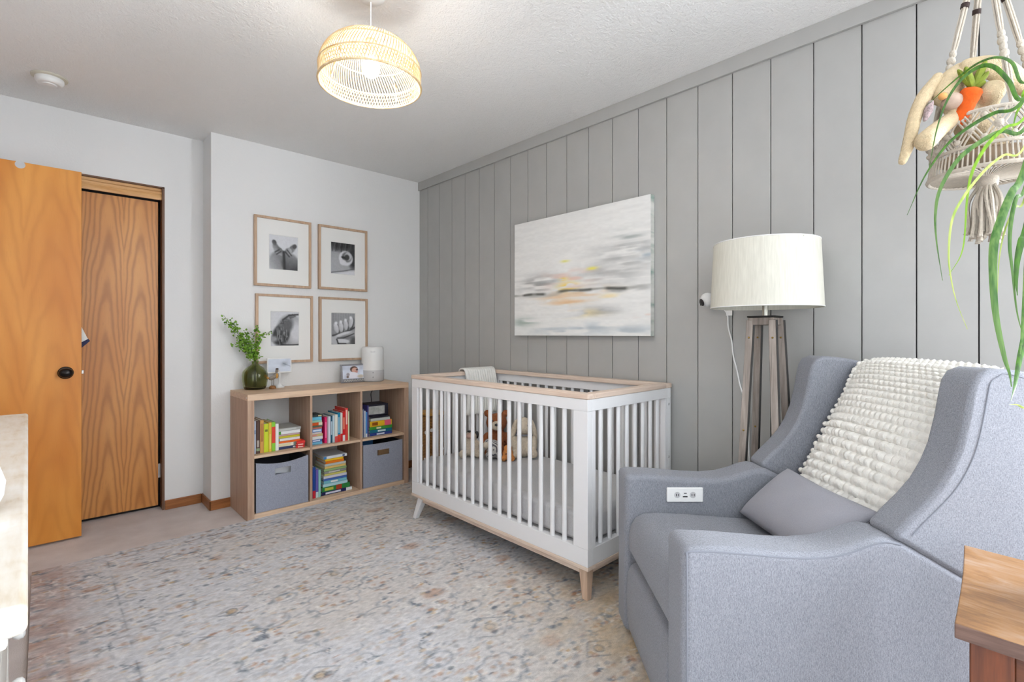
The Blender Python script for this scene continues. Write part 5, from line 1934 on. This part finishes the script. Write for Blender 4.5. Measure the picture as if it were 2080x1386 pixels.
LM1 = leafmat('leaf green', rgb(66, 118, 8), rgb(36, 78, 6), None)
LM2 = leafmat('leaf yellow green', rgb(136, 182, 20), rgb(92, 142, 16), None)
LM3 = leafmat('leaf pale', rgb(186, 196, 110), rgb(140, 168, 66), None)
LM4 = leafmat('leaf grey green', rgb(96, 132, 60), rgb(42, 92, 14), None)
# each leaf: points as (towards right, away, height) metres from the crown, half widths in metres
LEAVES = [
    (LM1, 0.0032, [(-0.11, -0.002, 0.027), (-0.098, 0.032, 0.084), (-0.095, 0.065, 0.114), (-0.101, 0.098, 0.122), (-0.107, 0.132, 0.115), (-0.122, 0.165, 0.094), (-0.133, 0.198, 0.073)]),
    (LM1, 0.0041, [(-0.124, -0.012, -0.01), (-0.127, 0.01, 0.036), (-0.135, 0.031, 0.075), (-0.144, 0.052, 0.088), (-0.159, 0.074, 0.076), (-0.171, 0.095, 0.044), (-0.176, 0.117, -0.01), (-0.176, 0.138, -0.091)]),
    (LM1, 0.0037, [(-0.132, -0.012, -0.023), (-0.151, 0.014, -0.024), (-0.179, 0.04, -0.042), (-0.201, 0.066, -0.069), (-0.225, 0.092, -0.126), (-0.241, 0.118, -0.201)]),
    (LM4, 0.0041, [(-0.13, -0.022, -0.071), (-0.161, -0.01, -0.07), (-0.193, 0.001, -0.087), (-0.226, 0.012, -0.118), (-0.249, 0.024, -0.169), (-0.25, 0.035, -0.215), (-0.238, 0.047, -0.268), (-0.216, 0.058, -0.35)]),
    (LM2, 0.0030, [(-0.13, -0.022, -0.05), (-0.159, -0.015, -0.065), (-0.188, -0.008, -0.097), (-0.21, -0.002, -0.145), (-0.214, 0.005, -0.197), (-0.216, 0.012, -0.293), (-0.238, 0.018, -0.344)]),
    (LM3, 0.0023, [(-0.141, -0.032, -0.11), (-0.176, -0.029, -0.123), (-0.209, -0.027, -0.15), (-0.245, -0.024, -0.197), (-0.267, -0.022, -0.243), (-0.271, -0.019, -0.306), (-0.265, -0.017, -0.353), (-0.251, -0.014, -0.4), (-0.229, -0.012, -0.451)]),
    (LM4, 0.0064, [(-0.141, -0.032, -0.153), (-0.172, -0.041, -0.195), (-0.199, -0.049, -0.243), (-0.223, -0.058, -0.298), (-0.233, -0.067, -0.366), (-0.236, -0.076, -0.433), (-0.23, -0.084, -0.5), (-0.23, -0.093, -0.528), (-0.235, -0.102, -0.552)]),
    (LM4, 0.0032, [(-0.136, -0.032, -0.176), (-0.16, -0.037, -0.205), (-0.175, -0.042, -0.248), (-0.183, -0.047, -0.296), (-0.183, -0.052, -0.345), (-0.18, -0.057, -0.418), (-0.172, -0.062, -0.47)]),
    (LM1, 0.0055, [(-0.142, -0.042, -0.242), (-0.161, -0.047, -0.288), (-0.174, -0.052, -0.325), (-0.181, -0.057, -0.362), (-0.184, -0.062, -0.39)]),
    (LM1, 0.0055, [(-0.133, -0.042, -0.333), (-0.167, -0.062, -0.443), (-0.201, -0.082, -0.507), (-0.229, -0.102, -0.548), (-0.256, -0.122, -0.573)]),
    (LM3, 0.0018, [(-0.126, -0.022, -0.193), (-0.153, -0.027, -0.221), (-0.178, -0.032, -0.269), (-0.193, -0.037, -0.324), (-0.201, -0.042, -0.388)]),
    (LM2, 0.0032, [(-0.115, -0.012, 0.011), (-0.115, -0.005, -0.009), (-0.121, 0.002, -0.032), (-0.123, 0.008, -0.064)]),
    (LM4, 0.0051, [(-0.133, -0.042, -0.223), (-0.159, -0.057, -0.317), (-0.18, -0.072, -0.39), (-0.201, -0.087, -0.461), (-0.22, -0.102, -0.495)]),
    (LM3, 0.0028, [(-0.145, -0.062, -0.569), (-0.185, -0.078, -0.591), (-0.218, -0.095, -0.584), (-0.249, -0.112, -0.581)]),
]
crown_rel = cl
for k, (m, hw, pts) in enumerate(LEAVES):
    P = [Vector((0, 0, 0)), Vector((pts[0][0] * .45, pts[0][1] * .5, max(.05, pts[0][2] * .4 + .07)))] + [Vector(p) for p in pts]
    P = [crown_rel + Rv * p.x + Bv * p.y + Uv * p.z for p in P]
    path = smoothpath(P, 7)
    n = len(path)
    ws = [hw * (min(1, .55 + 1.2 * i / n) if i < n * .5 else max(.06, (1 - (i / (n - 1))) * 2) ** .75) for i in range(n)]
    ws = [max(w_, .0005) for w_ in ws]
    side = Rv * .75 + Bv * .45 + Uv * .25 * (1 if k % 2 else -1)
    obj('leaf', MB().ribbon(path, ws, side, .35, (Bv * .8 + Rv * .55 + Uv * (.25 if k % 2 else -.1)).normalized()), m, dp, True)
rr = random.Random(5)
for k in range(10):         # the far side of the crown
    a = rr.uniform(-1.2, 1.2)
    d = Rv * math.cos(a) - Bv * math.sin(a) * .8
    P = [crown_rel, crown_rel + d * .05 + Uv * rr.uniform(.08, .14), crown_rel + d * .16 + Uv * rr.uniform(.04, .14), crown_rel + d * .24 - Uv * rr.uniform(.02, .12), crown_rel + d * .28 - Uv * rr.uniform(.2, .35)]
    path = smoothpath(P, 6)
    n = len(path)
    obj('leaf', MB().ribbon(path, [max(.0006, .006 * (1 - (i / (n - 1)) ** 2)) for i in range(n)], Uv + Bv * .3, .3), LM1, dp, True)

# ================================================================== DRESSER AND JAR
dr = thing('dresser', 'long whitewashed dresser with worn edges and round knobs along the left wall', 'dresser', (-.0098, .668, 0), math.radians(.82))
t = NT('distressed white top')
f = t.noise(t.coord((2, 2, 2)), 3, 4, .6, .8)
g = t.noise(t.coord((22, 3, 22)), 3, 4, .6)
c = t.ramp(t.math('MULTIPLY_ADD', f, .6, t.math('MULTIPLY', g, .4)), [(.34, rgb(190, 174, 146)), (.46, rgb(212, 205, 192)), (.6, rgb(222, 220, 214))])
t.base(c)
t.rough(.4)
M_DTOP = t.m
M_DBODY = wood('whitewashed wood', rgb(198, 190, 178), rgb(222, 220, 216), 'z', rough=.5)
DL, DD, DZ = 1.60, .56, .880
obj('top', box(-DD, 0, 0, DL, DZ - .030, DZ), M_DTOP, dr, bevel=.007, seg=3)
obj('top_moulding', box(-DD + .01, -.014, .010, DL - .01, DZ - .044, DZ - .0305), M_DBODY, dr, bevel=.004)
obj('carcass', box(-DD + .02, -.050, .030, DL - .03, .10, DZ - .0445), M_DBODY, dr, bevel=.003)
for x0, x1 in ((-DD + .014, -DD + .058), (-.088, -.044)):
    for y0, y1 in ((.020, .062), (DL - .062, DL - .02)):
        obj('corner_post', box(x0, x1, y0, y1, .0005, DZ - .0442), M_DBODY, dr, bevel=.004)
for k in range(9):
    x = -.130 - k * .045
    if x > -DD + .06:
        obj('end_board', box(x, x + .042, .022, .0302, .14, DZ - .07), M_DBODY, dr, bevel=.002)
kn = MB().lathe([(.006, 0), (.006, .012), (.012, .017), (.0165, .026), (.015, .035), (.008, .040), (0, .041)], 20).mesh('knob', M_WHITE, True)
for r_ in range(3):
    for q in range(3):
        y0, y1 = .075 + q * (DL - .15) / 3, .075 + (q + 1) * (DL - .15) / 3 - .015
        z0, z1 = .13 + r_ * .232, .13 + (r_ + 1) * .232 - .012
        dw = obj('drawer', box(-.057, -.046, y0, y1, z0, z1), M_DBODY, dr, bevel=.003)
        for f_ in (.18, .82):
            link('knob', kn, dw, (-.046, y0 + (y1 - y0) * f_, (z0 + z1) / 2), (0, PI / 2, 0))
jr = thing('white_jar', 'rounded white ceramic jar in two bulging tiers on the whitewashed dresser', 'jar', (-.090, 1.037, DZ))
obj('lower_tier', MB().lathe([(.030, .0005), (.042, .006), (.050, .025), (.052, .045), (.046, .066), (.034, .076), (.030, .079)], 36), M_PLASTIC, jr, True)
obj('upper_tier', MB().lathe([(.030, .079), (.036, .084), (.040, .098), (.037, .114), (.026, .126), (.012, .131), (0, .132)], 36), M_PLASTIC, jr, True)
